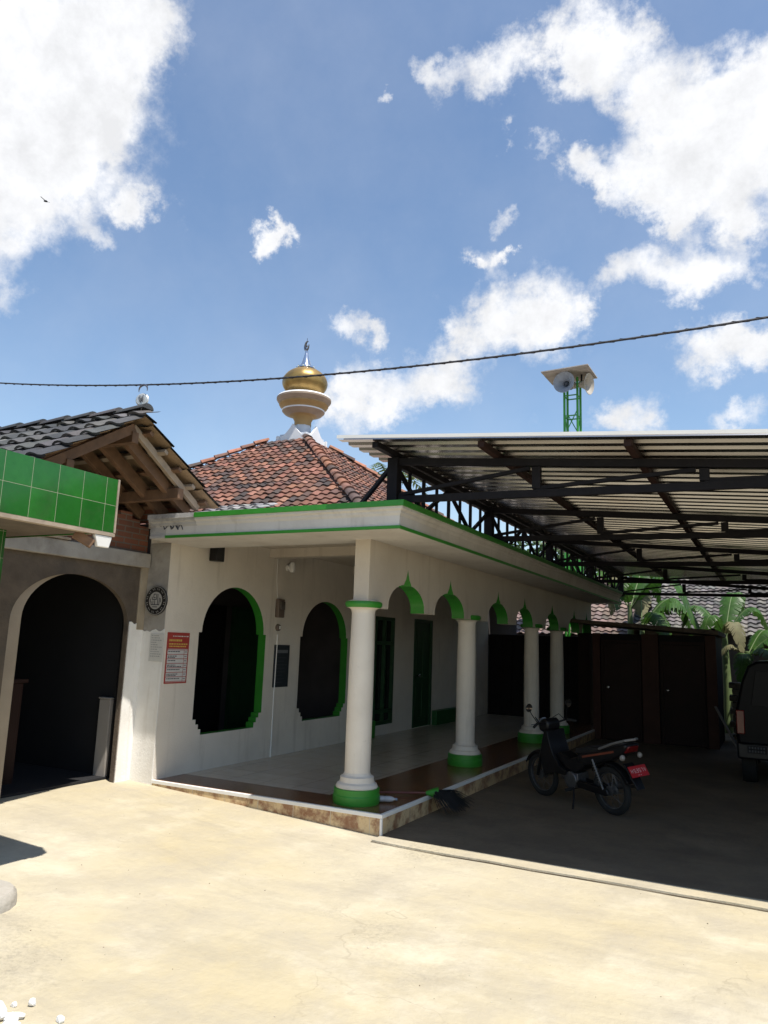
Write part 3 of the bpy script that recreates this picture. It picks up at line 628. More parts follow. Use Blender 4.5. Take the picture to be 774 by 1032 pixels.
# rooms behind
b = MB(); b.plate([(3.0, 2.4), (6.3, 2.4), (6.3, 2.8), (RY, RZ - .1), (3.0, 2.41)], [], lambda u, v, w: (-9.4 - w, u, v), .1); b.box(-9.4, -5.62, 6.14, 6.20, 2.885, 3.03); b.box(-9.4, -6.2, 6.2, 6.26, 2.4, 2.88); b.build('loft_wall', BRICK, annex)
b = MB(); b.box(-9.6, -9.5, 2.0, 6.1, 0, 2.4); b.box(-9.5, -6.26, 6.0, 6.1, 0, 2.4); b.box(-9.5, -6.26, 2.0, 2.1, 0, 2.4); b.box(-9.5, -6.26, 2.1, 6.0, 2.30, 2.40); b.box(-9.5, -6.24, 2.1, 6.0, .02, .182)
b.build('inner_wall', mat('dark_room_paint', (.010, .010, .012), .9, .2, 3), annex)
b = MB(); b.box(-6.43, -6.27, 5.95, 5.998, .155, .96); b.box(-6.44, -6.265, 5.94, 5.998, .962, .98); b.build('low_partition', mat('grubby_white', (.33, .30, .27), .8, .08, 4), annex, bevel=.006)
# roof: tiles, underside, timbers
sl_ = math.hypot(1, RS); X_END = -5.22; WR = 6.4
VF = Vector((0, 1, RS)).normalized(); VB = Vector((0, -1, RS)).normalized()
LF = 1.40 * sl_; LB = 1.13 * sl_
gcol = ([(.060, .058, .056), (.042, .042, .042), (.085, .08, .074), (.13, .12, .11)], [4, 4, 2, .8])
b = MB(); tiles(b, Vector((X_END - WR, RY, RZ)) - VF * LF, (1, 0, 0), VF, WR, LF, .235, .30, gcol, None, .034, .04)
tiles(b, Vector((X_END, RY, RZ)) - VB * LB, (-1, 0, 0), VB, WR, LB, .235, .30, gcol, None, .034, .04)
ar = b.build('roof', TILE_GREY, annex, recalc=False)
b = MB()
n = int(WR / .36)
for k in range(n + 1):
    b.tint = jit(random.choice(gcol[0][:3]), .2); p0 = Vector((X_END + .03 - k * .36, RY, RZ + .02)); p1 = p0 - Vector((.40, 0, 0)); A = []; B_ = []
    for j in range(9):
        t = math.pi * j / 8; r0, r1 = .072, .060
        A.append(b.vert(p0 + Vector((0, r0 * math.cos(t), .035 + r0 * .75 * math.sin(t))))); B_.append(b.vert(p1 + Vector((0, r1 * math.cos(t), .015 + r1 * .75 * math.sin(t)))))
    for j in range(8): b.face((A[j], A[j + 1], B_[j + 1], B_[j]))
    b.face(A)
b.tint = (1, 1, 1); b.build('ridge_cap', TILE_GREY, ar, recalc=False)
b = MB()   # fired clay undersides, lapped course by course
for V, O, L_ in ((VF, Vector((X_END - WR, RY, RZ)) - VF * LF, LF), (VB, Vector((X_END - WR, RY, RZ)) - VB * LB, LB)):
    Nn = Vector((1, 0, 0)).cross(V); Nn = Nn if Nn.z > 0 else -Nn
    for r in range(int(L_ / .30) + 1):
        v0, v1 = r * .3 - .02, min((r + 1) * .3, L_)
        if v1 - v0 < .05: continue
        n_ = 5 * 26
        a_ = []; c_ = []
        for k in range(n_ + 1):
            ph = (k % 5) / 5; hh = .014 * math.sin(2 * math.pi * ph); u = WR * k / n_
            a_.append(b.vert(O + Vector((u, 0, 0)) + V * v0 + Nn * (hh + .018 + random.uniform(-.003, .003)))); c_.append(b.vert(O + Vector((u, 0, 0)) + V * v1 + Nn * (hh - .012)))
        for k in range(n_): b.face((a_[k], a_[k + 1], c_[k + 1], c_[k]))
b.build('tile_underside', TAN, ar, recalc=False)
def rafter(x, w, h, m, drop, V=VB, L_=LB, name='rafter'):
    q = MB(); top = Vector((x, RY, RZ)); Nn = Vector((0, V.z, -V.y)) if V.y > 0 else Vector((0, -V.z, V.y)); Nn = V.cross(Vector((1, 0, 0))); Nn = Nn if Nn.z < 0 else -Nn
    q.bar(top + Nn * drop - V * .06, top - V * (L_ - .10) + Nn * drop, w, h, (1, 0, 0) if False else Nn, 0); return q.build(name, m, annex, bevel=.003)
rafter(-5.38, .045, .07, WOODP, .085); rafter(-5.50, .06, .11, WOOD, .14); rafter(-5.80, .06, .12, WOOD, .16)
for x in (-6.15, -6.7, -7.4): rafter(x, .06, .11, WOOD, .14)
rafter(-5.36, .05, .09, WOOD, .10, VF, LF); rafter(-6.04, .06, .12, WOOD, .16, VF, LF)
for k, s_ in enumerate((.20, .45, .70, .95, 1.2)):
    q = MB(); c = Vector((0, RY, RZ)) - VB * s_; Nn = Vector((0, -VB.z, VB.y)) if False else Vector((0, RS, 1)).normalized()
    c = c - Nn * .045; q.bar((-9.5, c.y, c.z), (-5.26, c.y, c.z), .05, .035, Nn); q.build('batten', WOODP if k % 2 else WOOD, annex)
for yy in (RY, 5.72, 4.35):
    zz = RZ - abs(yy - RY) * RS - .22; q = MB(); q.box(-9.5, -5.32, yy - .04, yy + .04, zz - .05, zz + .06); q.build('purlin', WOOD, annex, bevel=.004)

# crescent ornament on the ridge
o = thing('roof_ornament', 'small chrome crescent ornament on the ridge of the charcoal tiled annex roof', 'roof ornament', (-5.28, 5.05, 3.75))
b = MB(); b.lathe([(.006, 0), (.006, .06)], (0, 0, 0), 8); b.lathe([(.001, -.014), (.055, -.01), (.066, 0), (.055, .01), (.001, .014)], (0, 0, .115), 24, (.35, -.93, .05)); d_ = b.build('disc', mat('brushed_metal', (.55, .55, .52), .45, .1, 30, metallic=.6), o, local=True)
b = MB(); pts = [(.0 + .055 * math.cos(R(-20) + R(220) * k / 12), -.0, .215 + .05 * math.sin(R(-20) + R(220) * k / 12)) for k in range(13)]; b.tube(pts, [.003 + .008 * math.sin(math.pi * k / 12) for k in range(13)], 6); b.build('crescent', mat('gunmetal', (0, 0, 0)), o, local=True)
b = MB()
for k in range(5): b.tube([(-.03 + .014 * k, -.02, .085 + .01 * (k % 2)), (-.028 + .014 * k, -.02, .13 + .012 * ((k + 1) % 3))], .004, 5)
b.build('engraving', INK, o, local=True)

# green tiled canopy in front of the annex
can = thing('tiled_canopy', 'flat canopy with a glossy green tiled fascia in front of the annex', 'canopy', (-5.2, 2.5, 0))
XF, YE, ZB, ZT = -3.95, 3.64, 2.32, 2.688
b = MB(); b.box(-6.0, XF - .015, .5, YE - .012, ZB + .01, ZT - .012); b.build('slab', CEMENT_D, can)
b = MB(); b.box(XF - .013, XF, .5, YE, ZB, ZT); b.box(-6.0, XF - .013, YE - .012, YE - .002, ZB, ZT); b.build('fascia', GTILE, can)
b = MB(); b.box(XF - .05, XF + .004, .5, YE + .004, ZB - .026, ZB - .002); b.box(XF - .007, XF + .006, YE - .008, YE + .006, ZB, ZT + .002); b.build('edge_trim', WOODP, can)
b = MB(); b.hexa([(XF - .03, YE - .125, 2.215), (XF - .005, YE - .125, 2.215), (XF - .005, YE - .028, 2.215), (XF - .03, YE - .028, 2.215), (XF - .03, YE - .155, 2.292), (XF, YE - .155, 2.292), (XF, YE - .012, 2.292), (XF - .03, YE - .012, 2.292)]); b.build('white_bracket', TRIMW, can, bevel=.004)
b = MB(); b.bar((XF - .10, YE - .24, 2.29), (XF - .03, YE - .145, 2.225), .05, .06); b.build('timber_end', WOOD, can, bevel=.004)
b = MB(); b.box(-4.95, -4.69, 3.09, 3.37, 0.05, 2.329); b.build('post', GTILE, can)
cab = thing('wooden_cabinet', 'dark brown wooden cabinet standing in the annex archway', 'cabinet', (-6.9, 4.75, .155))
b = MB(); b.box(-.25, .25, -.42, .42, 0, .98); b.build('body', BROWNPAINT, cab, local=True, bevel=.006)
b = MB(); b.box(-.28, .28, -.45, .45, .982, 1.02); b.build('top', BROWNPAINT, cab, local=True, bevel=.004)
for y in (-.2, .2):
    b = MB(); b.box(.252, .265, y - .18, y + .18, .08, .98); b.build('door', BROWNPAINT, cab, local=True, bevel=.003)

# ================================================================== CARPORT
car = thing('carport', 'corrugated metal carport roof on black steel lattice trusses beside the porch', 'carport', (-.5, 12, 0))
def shz(x): return 3.42 - .085 * (x + 3.36)
XL, XR, YF, YB = -3.38, 2.6, 5.55, 17.9
b = MB(); ys = []; y = YF
while y < YB:
    for dy, h in ((0, 0), (.09, 0), (.11, .042), (.188, .042)): ys.append((y + dy, h))
    y += .20
ux = [XL, -2, 0, XR]
ids = [[b.vert((x, yy, shz(x) + h)) for x in ux] for yy, h in ys]
for j in range(len(ys) - 1):
    for i in range(3): b.face((ids[j][i], ids[j][i + 1], ids[j + 1][i + 1], ids[j + 1][i]))
b.build('roof_sheet', SHEET, car, recalc=False, angle=10)
b = MB()
for a, c in ((XL, -1), (-1, XR)): b.bar((a, YF - .008, shz(a) + .024), (c, YF - .008, shz(c) + .024), .012, .028)
b.build('edge_flashing', TRIMW, car)
PX = -3.03; YP = [6.01, 8.62, 11.42, 14.4, 17.6]
def cht(x): return shz(x) - .095
def chb(x): return 2.94 - .016 * (x + 3.03)
for y in YP:
    b = MB(); b.box(PX - .05, PX + .05, y - .05, y + .05, 2.87, cht(PX) + .03); b.box(PX - .09, PX + .09, y - .09, y + .09, 2.883, 2.893); b.build('post', STEEL, car)
    b = MB(); b.box(2.40, 2.50, y - .05, y + .05, 0, cht(2.45)); b.build('side_post', STEEL, car)
    b = MB()
    b.bar((PX + .052, y, cht(PX + .05)), (2.5, y, cht(2.5)), .045, .062); b.bar((PX + .052, y, chb(PX + .05)), (2.5, y, chb(2.5)), .045, .062)
    nodes = [PX + .06, -1.70, -.41, .88, 2.2]
    for k in range(1, 4):
        xn = nodes[k]; b.bar((xn, y, chb(xn) + .04), (xn, y, cht(xn) - .04), .05, .07, (1, 0, 0))
    for k in range(3):
        b.bar((nodes[k], y + .001, chb(nodes[k]) + .045), (nodes[k + 1] - .06, y + .001, cht(nodes[k + 1]) - .045), .03, .035, (0, 1, 0))
    b.build('truss', STEEL, car)
# lattice girder along the cornice
for a, c in zip(YP[:-1], YP[1:]):
    b = MB(); zt = cht(PX) - .01; zb_ = 2.925
    b.bar((PX, a + .051, zt), (PX, c - .051, zt), .05, .06); b.bar((PX, a + .051, zb_), (PX, c - .051, zb_), .035, .035)
    n = 4; L_ = (c - a) / n
    for k in range(n):
        y0 = a + L_ * k + .04; y1 = a + L_ * (k + 1) - .04
        za, zb2 = (zt - .03, zb_ + .02) if k % 2 == 0 else (zb_ + .02, zt - .03)
        b.bar((PX, y0, za), (PX, y1, zb2), .032, .034, (1, 0, 0))
        ym = (y0 + y1) / 2; b.bar((PX + .002, ym, zb_ + .02), (PX + .002, ym, zt - .03), .026, .026, (1, 0, 0))
        if k: b.bar((PX + .001, a + L_ * k, zb_ + .018), (PX + .001, a + L_ * k, zt - .032), .028, .03, (1, 0, 0))
    b.build('lattice_girder', STEEL, car)
for x in (-2.05, -.90, .29, 1.5):
    b = MB(); b.bar((x, YF + .06, shz(x) - .032), (x, YB - .05, shz(x) - .032), .055, .05); b.build('purlin', RUSTSTEEL, car)
b = MB(); b.bar((PX, YF + .06, shz(PX) - .030), (PX, YB - .05, shz(PX) - .030), .055, .05); b.build('purlin', STEEL, car)
b = MB(); b.bar((PX - .05, 6.05, 3.27), (-3.62, 6.3, 2.885), .035, .035); b.build('brace', STEEL, car)

# ================================================================== TOILET BLOCK, DARK FENCE
toi = thing('toilet_block', 'low dark brown outbuilding with two doors at the back of the carport', 'outbuilding', (-2, 15.6, 0))
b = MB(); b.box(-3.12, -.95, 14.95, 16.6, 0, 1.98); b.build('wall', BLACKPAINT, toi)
for x0, x1 in ((-3.12, -2.98), (-2.22, -1.92), (-1.12, -.94)):
    b = MB(); b.box(x0, x1, 14.88, 14.955, 0, 1.985); b.build('pilaster', BROWNLIGHT, toi, bevel=.005)
for x0, x1 in ((-2.96, -2.24), (-1.90, -1.14)):
    b = MB(); b.box(x0 + .05, x1 - .05, 14.915, 14.948, .03, 1.80); d_ = b.build('door', BROWNPAINT, toi, bevel=.004)
    b = MB(); b.lathe([(.012, 0), (.012, .04), (.026, .05), (.026, .075), (.008, .085)], (x0 + .13, 14.915, .98), 10, (0, -1, 0)); b.build('handle', CHROME, d_)
    b = MB(); b.box(x0, x0 + .05, 14.90, 14.95, 0, 1.86); b.box(x1 - .05, x1, 14.90, 14.95, 0, 1.86); b.box(x0 + .05, x1 - .05, 14.90, 14.95, 1.81, 1.86); b.build('frame', BROWNPAINT, d_)
b = MB(); b.hexa([(-3.7, 14.62, 2.19), (-.88, 14.62, 1.99), (-.88, 16.9, 1.99), (-3.7, 16.9, 2.19), (-3.7, 14.62, 2.25), (-.88, 14.62, 2.075), (-.88, 16.9, 2.075), (-3.7, 16.9, 2.25)]); b.build('roof', CEMENT_D, toi, bevel=.006)
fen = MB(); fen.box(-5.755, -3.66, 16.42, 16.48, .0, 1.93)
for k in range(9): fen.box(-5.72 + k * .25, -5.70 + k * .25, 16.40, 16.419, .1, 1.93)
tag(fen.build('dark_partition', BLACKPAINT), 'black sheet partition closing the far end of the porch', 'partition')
bw = MB(); bw.box(2.72, 2.86, 6.6, 19.2, -.05, 2.72)  # out of view, added to cut side light so the carport goes dark
tag(bw.build('light_block_wall', mat('light_block_surface', (.10, .09, .07), .95, .3, 3, .5, 30, dirt=(.04, .05, .025), dirt_amt=.7, dscale=2)), 'added unseen wall blocking side light along the right of the carport', 'wall')
st = MB()
random.seed(3)
for r in range(9):
    x = -.86 + (r % 2) * .05
    while x < 2.6:
        w = random.uniform(.14, .26); z0 = r * .125; c = Vector((x + w / 2, 16.9 + random.uniform(-.03, .03), z0 + .065))
        q = [Vector((sx * w * .47, sy * .16, sz * .058)) * random.uniform(.86, 1.08) + c for sz in (-1, 1) for sx, sy in ((-1, -1), (1, -1), (1, 1), (-1, 1))]
        st.hexa(q); x += w
tag(st.build('stone_wall', STONE, bevel=.02), 'rough stone wall in the gap right of the toilet block', 'wall')
pk = MB(); pk.bar((-.98, 14.80, 0.75), (-.62, 14.70, .03), .03, .16, (0, 1, 0)); tag(pk.build('plank', mat('grey_board', (.20, .18, .16), .8, .2, 6)), 'grey board leaning against the right corner of the toilet block', 'board')

# ================================================================== HOUSES BEYOND
rcols = ([(.135, .122, .112), (.11, .10, .094), (.17, .152, .14), (.07, .065, .062)], [4, 4, 2, 2]); rcols2 = ([(.17, .118, .098), (.14, .102, .088), (.21, .15, .125), (.09, .068, .06)], [4, 3, 2, 2])
def house(label, x0, x1, y0, depth, ze, pitch, cols):
    h = thing('house', label, 'house', ((x0 + x1) / 2, y0 + depth / 2, 0), group='houses behind the mosque')
    q = MB(); q.box(x0 + .4, x1 - .4, y0 + .5, y0 + depth - .5, -.05, ze - .05); q.build('wall', HOUSEWALL, h)
    L_ = math.hypot(depth / 2, depth / 2 * pitch); q = MB()
    V = Vector((0, 1, pitch)).normalized(); tiles(q, (x0, y0, ze), (1, 0, 0), V, x1 - x0, L_, .20, .23, cols, None, .035, .04)
    q.tint = (.1, .08, .07); zr = ze + depth / 2 * pitch
    q.poly([(x0, y0 + depth / 2, zr), (x1, y0 + depth / 2, zr), (x1, y0 + depth, ze), (x0, y0 + depth, ze)]); q.poly([(x0, y0, ze - .03), (x1, y0, ze - .03), (x1, y0 + depth / 2, zr - .03), (x0, y0 + depth / 2, zr - .03)]); q.tint = (1, 1, 1)
    q.build('roof', TILE_RED, h, recalc=False)
    q = MB(); q.plate([(y0 + .5, ze - .05), (y0 + depth - .5, ze - .05), (y0 + depth / 2, zr - .12)], [], lambda u, v, w: (x1 - .45 - w, u, v), .1); q.build('gable', HOUSEWALL, h)
    return h
house('house with a pinkish red tiled roof seen through the porch arches', -11.5, -3.3, 19.8, 6.5, 2.02, .55, rcols2)
house('house with a greyish brown tiled roof behind the banana plants', -4.0, 1.2, 23.5, 7.0, 2.35, .55, rcols)
house('nearer greyish tiled house roof at the right edge, above the dark van', -.75, 6.0, 19.6, 6.0, 2.08, .52, rcols)

# ================================================================== PLANTS
def banana_leaf(mb, base, az, L_, w, rise, droop, tear=.5, seed=0, mi=0, ms=1):
    rnd = random.Random(seed); base = Vector(base); d = Vector((math.cos(az), math.sin(az), 0)); side = Vector((-math.sin(az), math.cos(az), 0)); n = 34; pts = []
    for k in range(n + 1):
        t = k / n; pts.append(base + d * L_ * (t * (1 - .18 * t)) + Vector((0, 0, rise * L_ * math.sin(min(t * 1.25, 1) * math.pi * .5) - droop * L_ * t * t * t)))
    mb.tube(pts, [max(.004, .022 * (1 - k / n)) * L_ / 1.8 for k in range(n + 1)], 6, ms)
    for s in (-1, 1):
        gap = 0
        for k in range(3, n):
            t0, t1 = k / n, (k + 1) / n
            def wd(t): return w * (math.sin(math.pi * min(1, max(0, (t - .06) / .94)) ** .8)) ** .6
            if rnd.random() < tear * .35: gap = rnd.uniform(.2, .8)
            else: gap = 0
            a, b_ = pts[k], pts[k + 1]; sag = rnd.uniform(.25, .55); sh = (b_ - a) * 1.2
            w0, w1 = wd(t0) * rnd.uniform(.85, 1.02), wd(t1) * rnd.uniform(.85, 1.02)
            p1 = a + side * s * w0 * .5 + Vector((0, 0, .06 * w0)) + sh * .3; p2 = a + side * s * w0 - Vector((0, 0, sag * w0)) + sh
            q1 = b_ + side * s * w1 * .5 + Vector((0, 0, .06 * w1)) + sh * .3; q2 = b_ + side * s * w1 - Vector((0, 0, sag * w1)) + sh - (b_ - a) * gap
            i = [mb.vert(p) for p in (a, b_, q1, p1, q2, p2)]
            mb.face((i[0], i[1], i[2], i[3]), mi); mb.face((i[3], i[2], i[4], i[5]), mi)
def banana(label, loc, h, leaves, seed):
    o = thing('banana_plant', label, 'banana plant', loc, group='banana plants behind the toilet block'); rnd = random.Random(seed)
    q = MB(); q.tube([(0, 0, -.05), (.02, 0, h * .4), (.0, .02, h * .8), (0, 0, h)], [.10, .09, .07, .05], 12); q.build('trunk', STALK, o, local=True)
    for k, (az, L_, w, ri, dr) in enumerate(leaves):
        q = MB(); banana_leaf(q, (0, 0, h - .12), R(az), L_, w, ri, dr, .8, seed * 10 + k); q.build('leaf', [LEAF if k % 4 != 3 else LEAFDRY, STALK], o, local=True, recalc=False, angle=180)
banana('banana plant with a pale stalk just right of the cornice end', (-3.03, 18.7, 0), 2.75, [(70, 1.7, .30, .9, .7), (-20, 1.9, .30, .62, .80), (200, 1.3, .26, .9, .7), (120, 1.5, .28, .8, .8), (-100, 1.0, .24, .9, .9)], 1)
banana('banana plant with one big torn leaf arching over the outbuilding roof', (-2.85, 19.3, 0), 2.35, [(-8, 1.75, .44, .50, .68), (30, 1.5, .34, .7, .8), (-50, 1.3, .30, .45, .85), (100, 1.5, .3, 1.0, .6)], 2)
banana('banana plant with upright leaves between the two grey roofs', (-1.0, 18.9, 0), 2.15, [(20, 1.2, .26, .8, .75), (75, 1.4, .28, .95, .5), (160, 1.2, .26, .8, .6), (-60, .9, .22, .6, .9), (240, 1.0, .22, .7, .8)], 3)
banana('banana plant with a drooping leaf at the right edge above the van', (-.55, 18.5, 0), 1.75, [(5, 1.5, .34, .52, .62), (-40, 1.1, .26, .3, .8), (50, 1.2, .28, .7, .7), (200, .8, .2, .5, .9), (-100, .8, .22, .2, .95)], 4)
def tree(label, loc, h, rad, seed, n=2600, name='tree'):
    o = thing(name, label, 'tree', loc, group='trees behind the houses'); rnd = random.Random(seed)
    q = MB(); q.tube([(0, 0, -.1), (.1, 0, h * .3), (0, .1, h * .55), (.1, 0, h * .8)], [.22, .17, .11, .05], 10)
    lobes = []
    for k in range(11):
        a = rnd.uniform(0, 6.28); rr = rnd.uniform(.15, .75) * rad; z = h * rnd.uniform(.5, .93); lobes.append((Vector((rr * math.cos(a), rr * math.sin(a), z)), rad * rnd.uniform(.3, .5), rnd.uniform(.7, 1.35)))
        q.tube([(0.05, 0, h * rnd.uniform(.3, .55)), (rr * .5 * math.cos(a), rr * .5 * math.sin(a), z - h * .12), (rr * math.cos(a), rr * math.sin(a), z)], [.07, .045, .015], 6)
    q.build('trunk', BARK, o, local=True)
    q = MB()
    for k in range(n):
        c, r, br = rnd.choice(lobes); v = Vector((rnd.gauss(0, 1), rnd.gauss(0, 1), rnd.gauss(0, 1))).normalized(); p = c + Vector((v.x, v.y, v.z * .75)) * r * rnd.uniform(.55, 1.08)
        a = Vector((rnd.gauss(0, 1), rnd.gauss(0, 1), rnd.gauss(0, .6))).normalized(); b_ = a.cross(v + Vector((.01, .02, .03))).normalized(); s_ = rnd.uniform(.10, .2); kk = br * rnd.uniform(.7, 1.3)
        q.tint = (.045 * kk, .095 * kk, .02 * kk); q.poly([p - a * s_, p + b_ * s_ * .45, p + a * s_, p - b_ * s_ * .45])
    q.tint = (1, 1, 1); q.build('crown', FOLIAGE, o, local=True, recalc=False, angle=180)
tree('bushy tree behind the pinkish tiled house', (-7.6, 30, 0), 6.3, 2.6, 11)
tree('broad leafy tree behind the greyish brown house roof', (-3.4, 31.5, 0), 7.2, 3.0, 12)
tree('leafy tree at the right behind the nearer grey roof', (1.2, 28.5, 0), 7.0, 3.0, 13)
o = thing('palm_tree', 'coconut palm whose frond tips show between the red roof and the carport', 'palm tree', (-11.3, 22.0, 0))
q = MB(); q.tube([(.3, 0, -.1), (.1, 0, 2.5), (0, 0, 5), (0, 0, 7.0)], [.2, .16, .13, .12], 10); q.build('trunk', BARK, o, local=True)
for k in range(13):
    q = MB(); az = k * 2.39996; L_ = 1.5; pts = [Vector((math.cos(az) * L_ * t, math.sin(az) * L_ * t, 6.95 + .75 * math.sin(t * 1.9) * (.6 + .5 * (k % 3) / 2) - .7 * t * t)) for t in [j / 14 for j in range(15)]]
    q.tube(pts, [.03 * (1 - j / 15) + .004 for j in range(15)], 5); sd_ = Vector((-math.sin(az), math.cos(az), 0))
    for j in range(2, 15):
        for s in (-1, 1):
            e = pts[j] + sd_ * s * .34 * math.sin(math.pi * (j + 1) / 17) + Vector((math.cos(az), math.sin(az), -1.1)) * .13; d_ = (pts[j] - pts[j - 1]) * .35; q.poly([pts[j] - d_, pts[j] + d_, e])
    q.build('frond', mat('palm_leaf', (.085, .12, .03), .5, .3, 5, trans=.25), o, local=True, recalc=False, angle=180)

# ================================================================== LOUDSPEAKER MAST
TWX, TWY = -4.42, 19.0
mast = thing('lattice_mast', 'slim green lattice mast rising above the carport roof', 'mast', (TWX, TWY, 0))
for sx, sy in ((-1, -1), (1, -1), (1, 1), (-1, 1)):
    b = MB(); b.tube([(sx * .17, sy * .17, 0), (sx * .17, sy * .17, 8.66)], .032, 8); b.build('leg', GREEN, mast, local=True)
z = .25
while z < 8.4:
    b = MB()
    for (ax, ay), (bx, by) in (((-1, -1), (1, -1)), ((1, -1), (1, 1)), ((1, 1), (-1, 1)), ((-1, 1), (-1, -1))):
        b.tube([(ax * .17, ay * .17, z), (bx * .17, by * .17, z)], .017, 6)
        if z < 7.6: b.tube([(ax * .17, ay * .17, z + .03), (bx * .17, by * .17, z + .70)], .013, 6)
    z += .76 if z < 7.0 else .55
    b.build('bracing', GREEN, mast, local=True)
b = MB(); b.hexa([(-.62, -.80, 8.68), (.58, -.80, 8.72), (.58, .38, 8.76), (-.62, .38, 8.72), (-.62, -.80, 8.705), (.58, -.80, 8.745), (.58, .38, 8.785), (-.62, .38, 8.745)]); b.build('cover_plate', mat('weathered_plate', (.42, .38, .34), .8, .15, 4, dirt=(.2, .15, .11), dirt_amt=.6), mast, local=True)
def horn(label, loc, axis, m_out):
    o = thing('horn_loudspeaker', label, 'loudspeaker', loc, group='horn loudspeakers on the mast'); a = Vector(axis).normalized()
    q = MB(); q.lathe([(.045, -.16), (.06, -.10), (.085, .0), (.14, .10), (.215, .17), (.275, .205), (.283, .215), (.275, .222), (.21, .185), (.13, .11), (.075, .02), (.06, -.02)], (0, 0, 0), 28, a); q.build('bell', m_out, o, local=True)
    q = MB(); q.lathe([(.02, -.06), (.062, -.02), (.065, .03), (.04, .07), (.01, .085)], (0, 0, 0), 16, a); q.build('reflector', mat('dark_horn_throat', (.05, .06, .08), .5, .1, 6), o, local=True)
    q = MB(); q.lathe([(.02, -.31), (.085, -.30), (.09, -.18), (.05, -.158)], (0, 0, 0), 18, a); q.build('driver', m_out, o, local=True)
    q = MB(); q.box(-.02, .02, -.02, .02, .20, .30); q.box(-.02, .02, -.02, .02, .03, .21); q.build('bracket', STEEL, o, local=True)
horn('grey horn loudspeaker on the green mast facing the courtyard', (TWX - .06, TWY - .36, 8.44), (-.12, -1, -.05), HORN)
horn('off white horn loudspeaker on the green mast turned to the right', (TWX + .27, TWY - .12, 8.46), (1, -.22, -.10), mat('horn_cream', (.42, .38, .32), .5, .06, 8))

# ================================================================== WIRE, BIRD
w = MB(); pts = []
def wz(x): return 5.40 + .0058 * (x + 1.35) ** 2 + .0 * x
for k in range(61):
    x = -26 + 40 * k / 60; pts.append((x, 9.0 + .0 * x, 5.405 + .0070 * (x + 1.3) ** 2))
w.tube(pts, .014, 6)
pts2 = [(p[0], p[1] + .016 * math.cos(k * 2.1), p[2] + .016 * math.sin(k * 2.1)) for k, p in enumerate([(-26 + 40 * j / 480, 9.0, 5.405 + .0070 * (-26 + 40 * j / 480 + 1.3) ** 2) for j in range(481)])]
w.tube(pts2, .008, 5)
tag(w.build('overhead_cable', WIRE), 'thin black twisted cable sagging across the sky', 'cable')
b = MB(); c = Vector((-34.9, 25, 25.2))
b.tube([c + Vector(p) for p in ((-.16, 0, .05), (-.08, 0, .03), (.02, 0, 0), (.12, 0, -.05), (.20, 0, -.10))], [.015, .05, .06, .04, .01], 8)
b.poly([c + Vector((-.05, 0, .03)), c + Vector((.05, 0, .0)), c + Vector((-.02, -.30, .12)), c + Vector((-.08, -.30, .13))]); b.poly([c + Vector((-.05, 0, .03)), c + Vector((.05, 0, .0)), c + Vector((-.02, .30, .10)), c + Vector((-.08, .30, .11))])
tag(b.build('bird', BLACKPLASTIC, recalc=False), 'tiny dark bird flying in front of the big left cloud', 'bird')

# ================================================================== THINGS ON THE PORCH WALLS
# red and white printed poster
po = thing('poster', 'red headed printed poster with ruled rows on the porch wall beside the first arch', 'poster', (XW + .002, 6.34, 1.415))
def onwall(q, y0, y1, z0, z1, d0, d1): q.box(d0, d1, y0, y1, z0, z1)
b = MB(); onwall(b, -.172, .172, -.27, .27, 0, .004); b.build('sheet', REDPRINT, po, local=True)
b = MB(); onwall(b, -.155, .155, -.255, .095, .0042, .0052); b.build('white_panel', PAPER, po, local=True)
b = MB(); rnd = random.Random(5)
z = .085
for k in range(8):
    onwall(b, -.158, .158, z - .003, z + .003, .0054, .0060); z -= .0475
onwall(b, .098, .103, -.255, .085, .0054, .0059)
b.build('ruling', REDPRINT, po, local=True)
b = MB(); z = .062
for k in range(7):
    for r in range(2 if k % 2 else 1):
        y = -.145
        L_ = rnd.uniform(.10, .22)
        while y < -.145 + L_:
            l = rnd.uniform(.012, .035); onwall(b, y, y + l, z - r * .016, z - r * .016 + .009, .0055, .006); y += l + .006
    for q_ in range(2): onwall(b, .112 + q_ * .018, .112 + q_ * .018 + .012, z - .003, z + .006, .0055, .006)
    z -= .0475
b.build('body_text', INK, po, local=True)
b = MB()
for z, L_, h in ((.175, .19, .022), (.140, .28, .014), (.115, .26, .014)):
    y = -.14
    while y < -.14 + L_:
        l = rnd.uniform(.012, .028); onwall(b, y, y + l, z, z + h, .0042, .0048); y += l + .007
b.build('heading_text', YELLOWINK, po, local=True)
b = MB(); y = -.09
while y < .13: l = rnd.uniform(.01, .03); onwall(b, y, y + l, .225, .236, .0042, .0048); y += l + .01
b.build('top_text', PAPER, po, local=True)
# pale notice on the pier
no = thing('notice', 'faded white paper notice taped to the plastered pier front', 'notice', (-5.842, 6.1, 1.52))
b = MB(); b.box(-.095, .095, .004, .0065, -.145, .145); b.build('sheet', mat('old_paper', (.62, .60, .56), .8, .05, 20), no, local=True)
b = MB(); z = .12
while z > -.12:
    x = -.075; L_ = rnd.uniform(.06, .15)
    while x < -.075 + L_: l = rnd.uniform(.01, .03); b.box(x, x + l, .0032, .0038, z, z + .009); x += l + .007
    z -= .024
b.build('text', mat('faded_ink', (.36, .35, .34), .8, .1, 20), no, local=True)
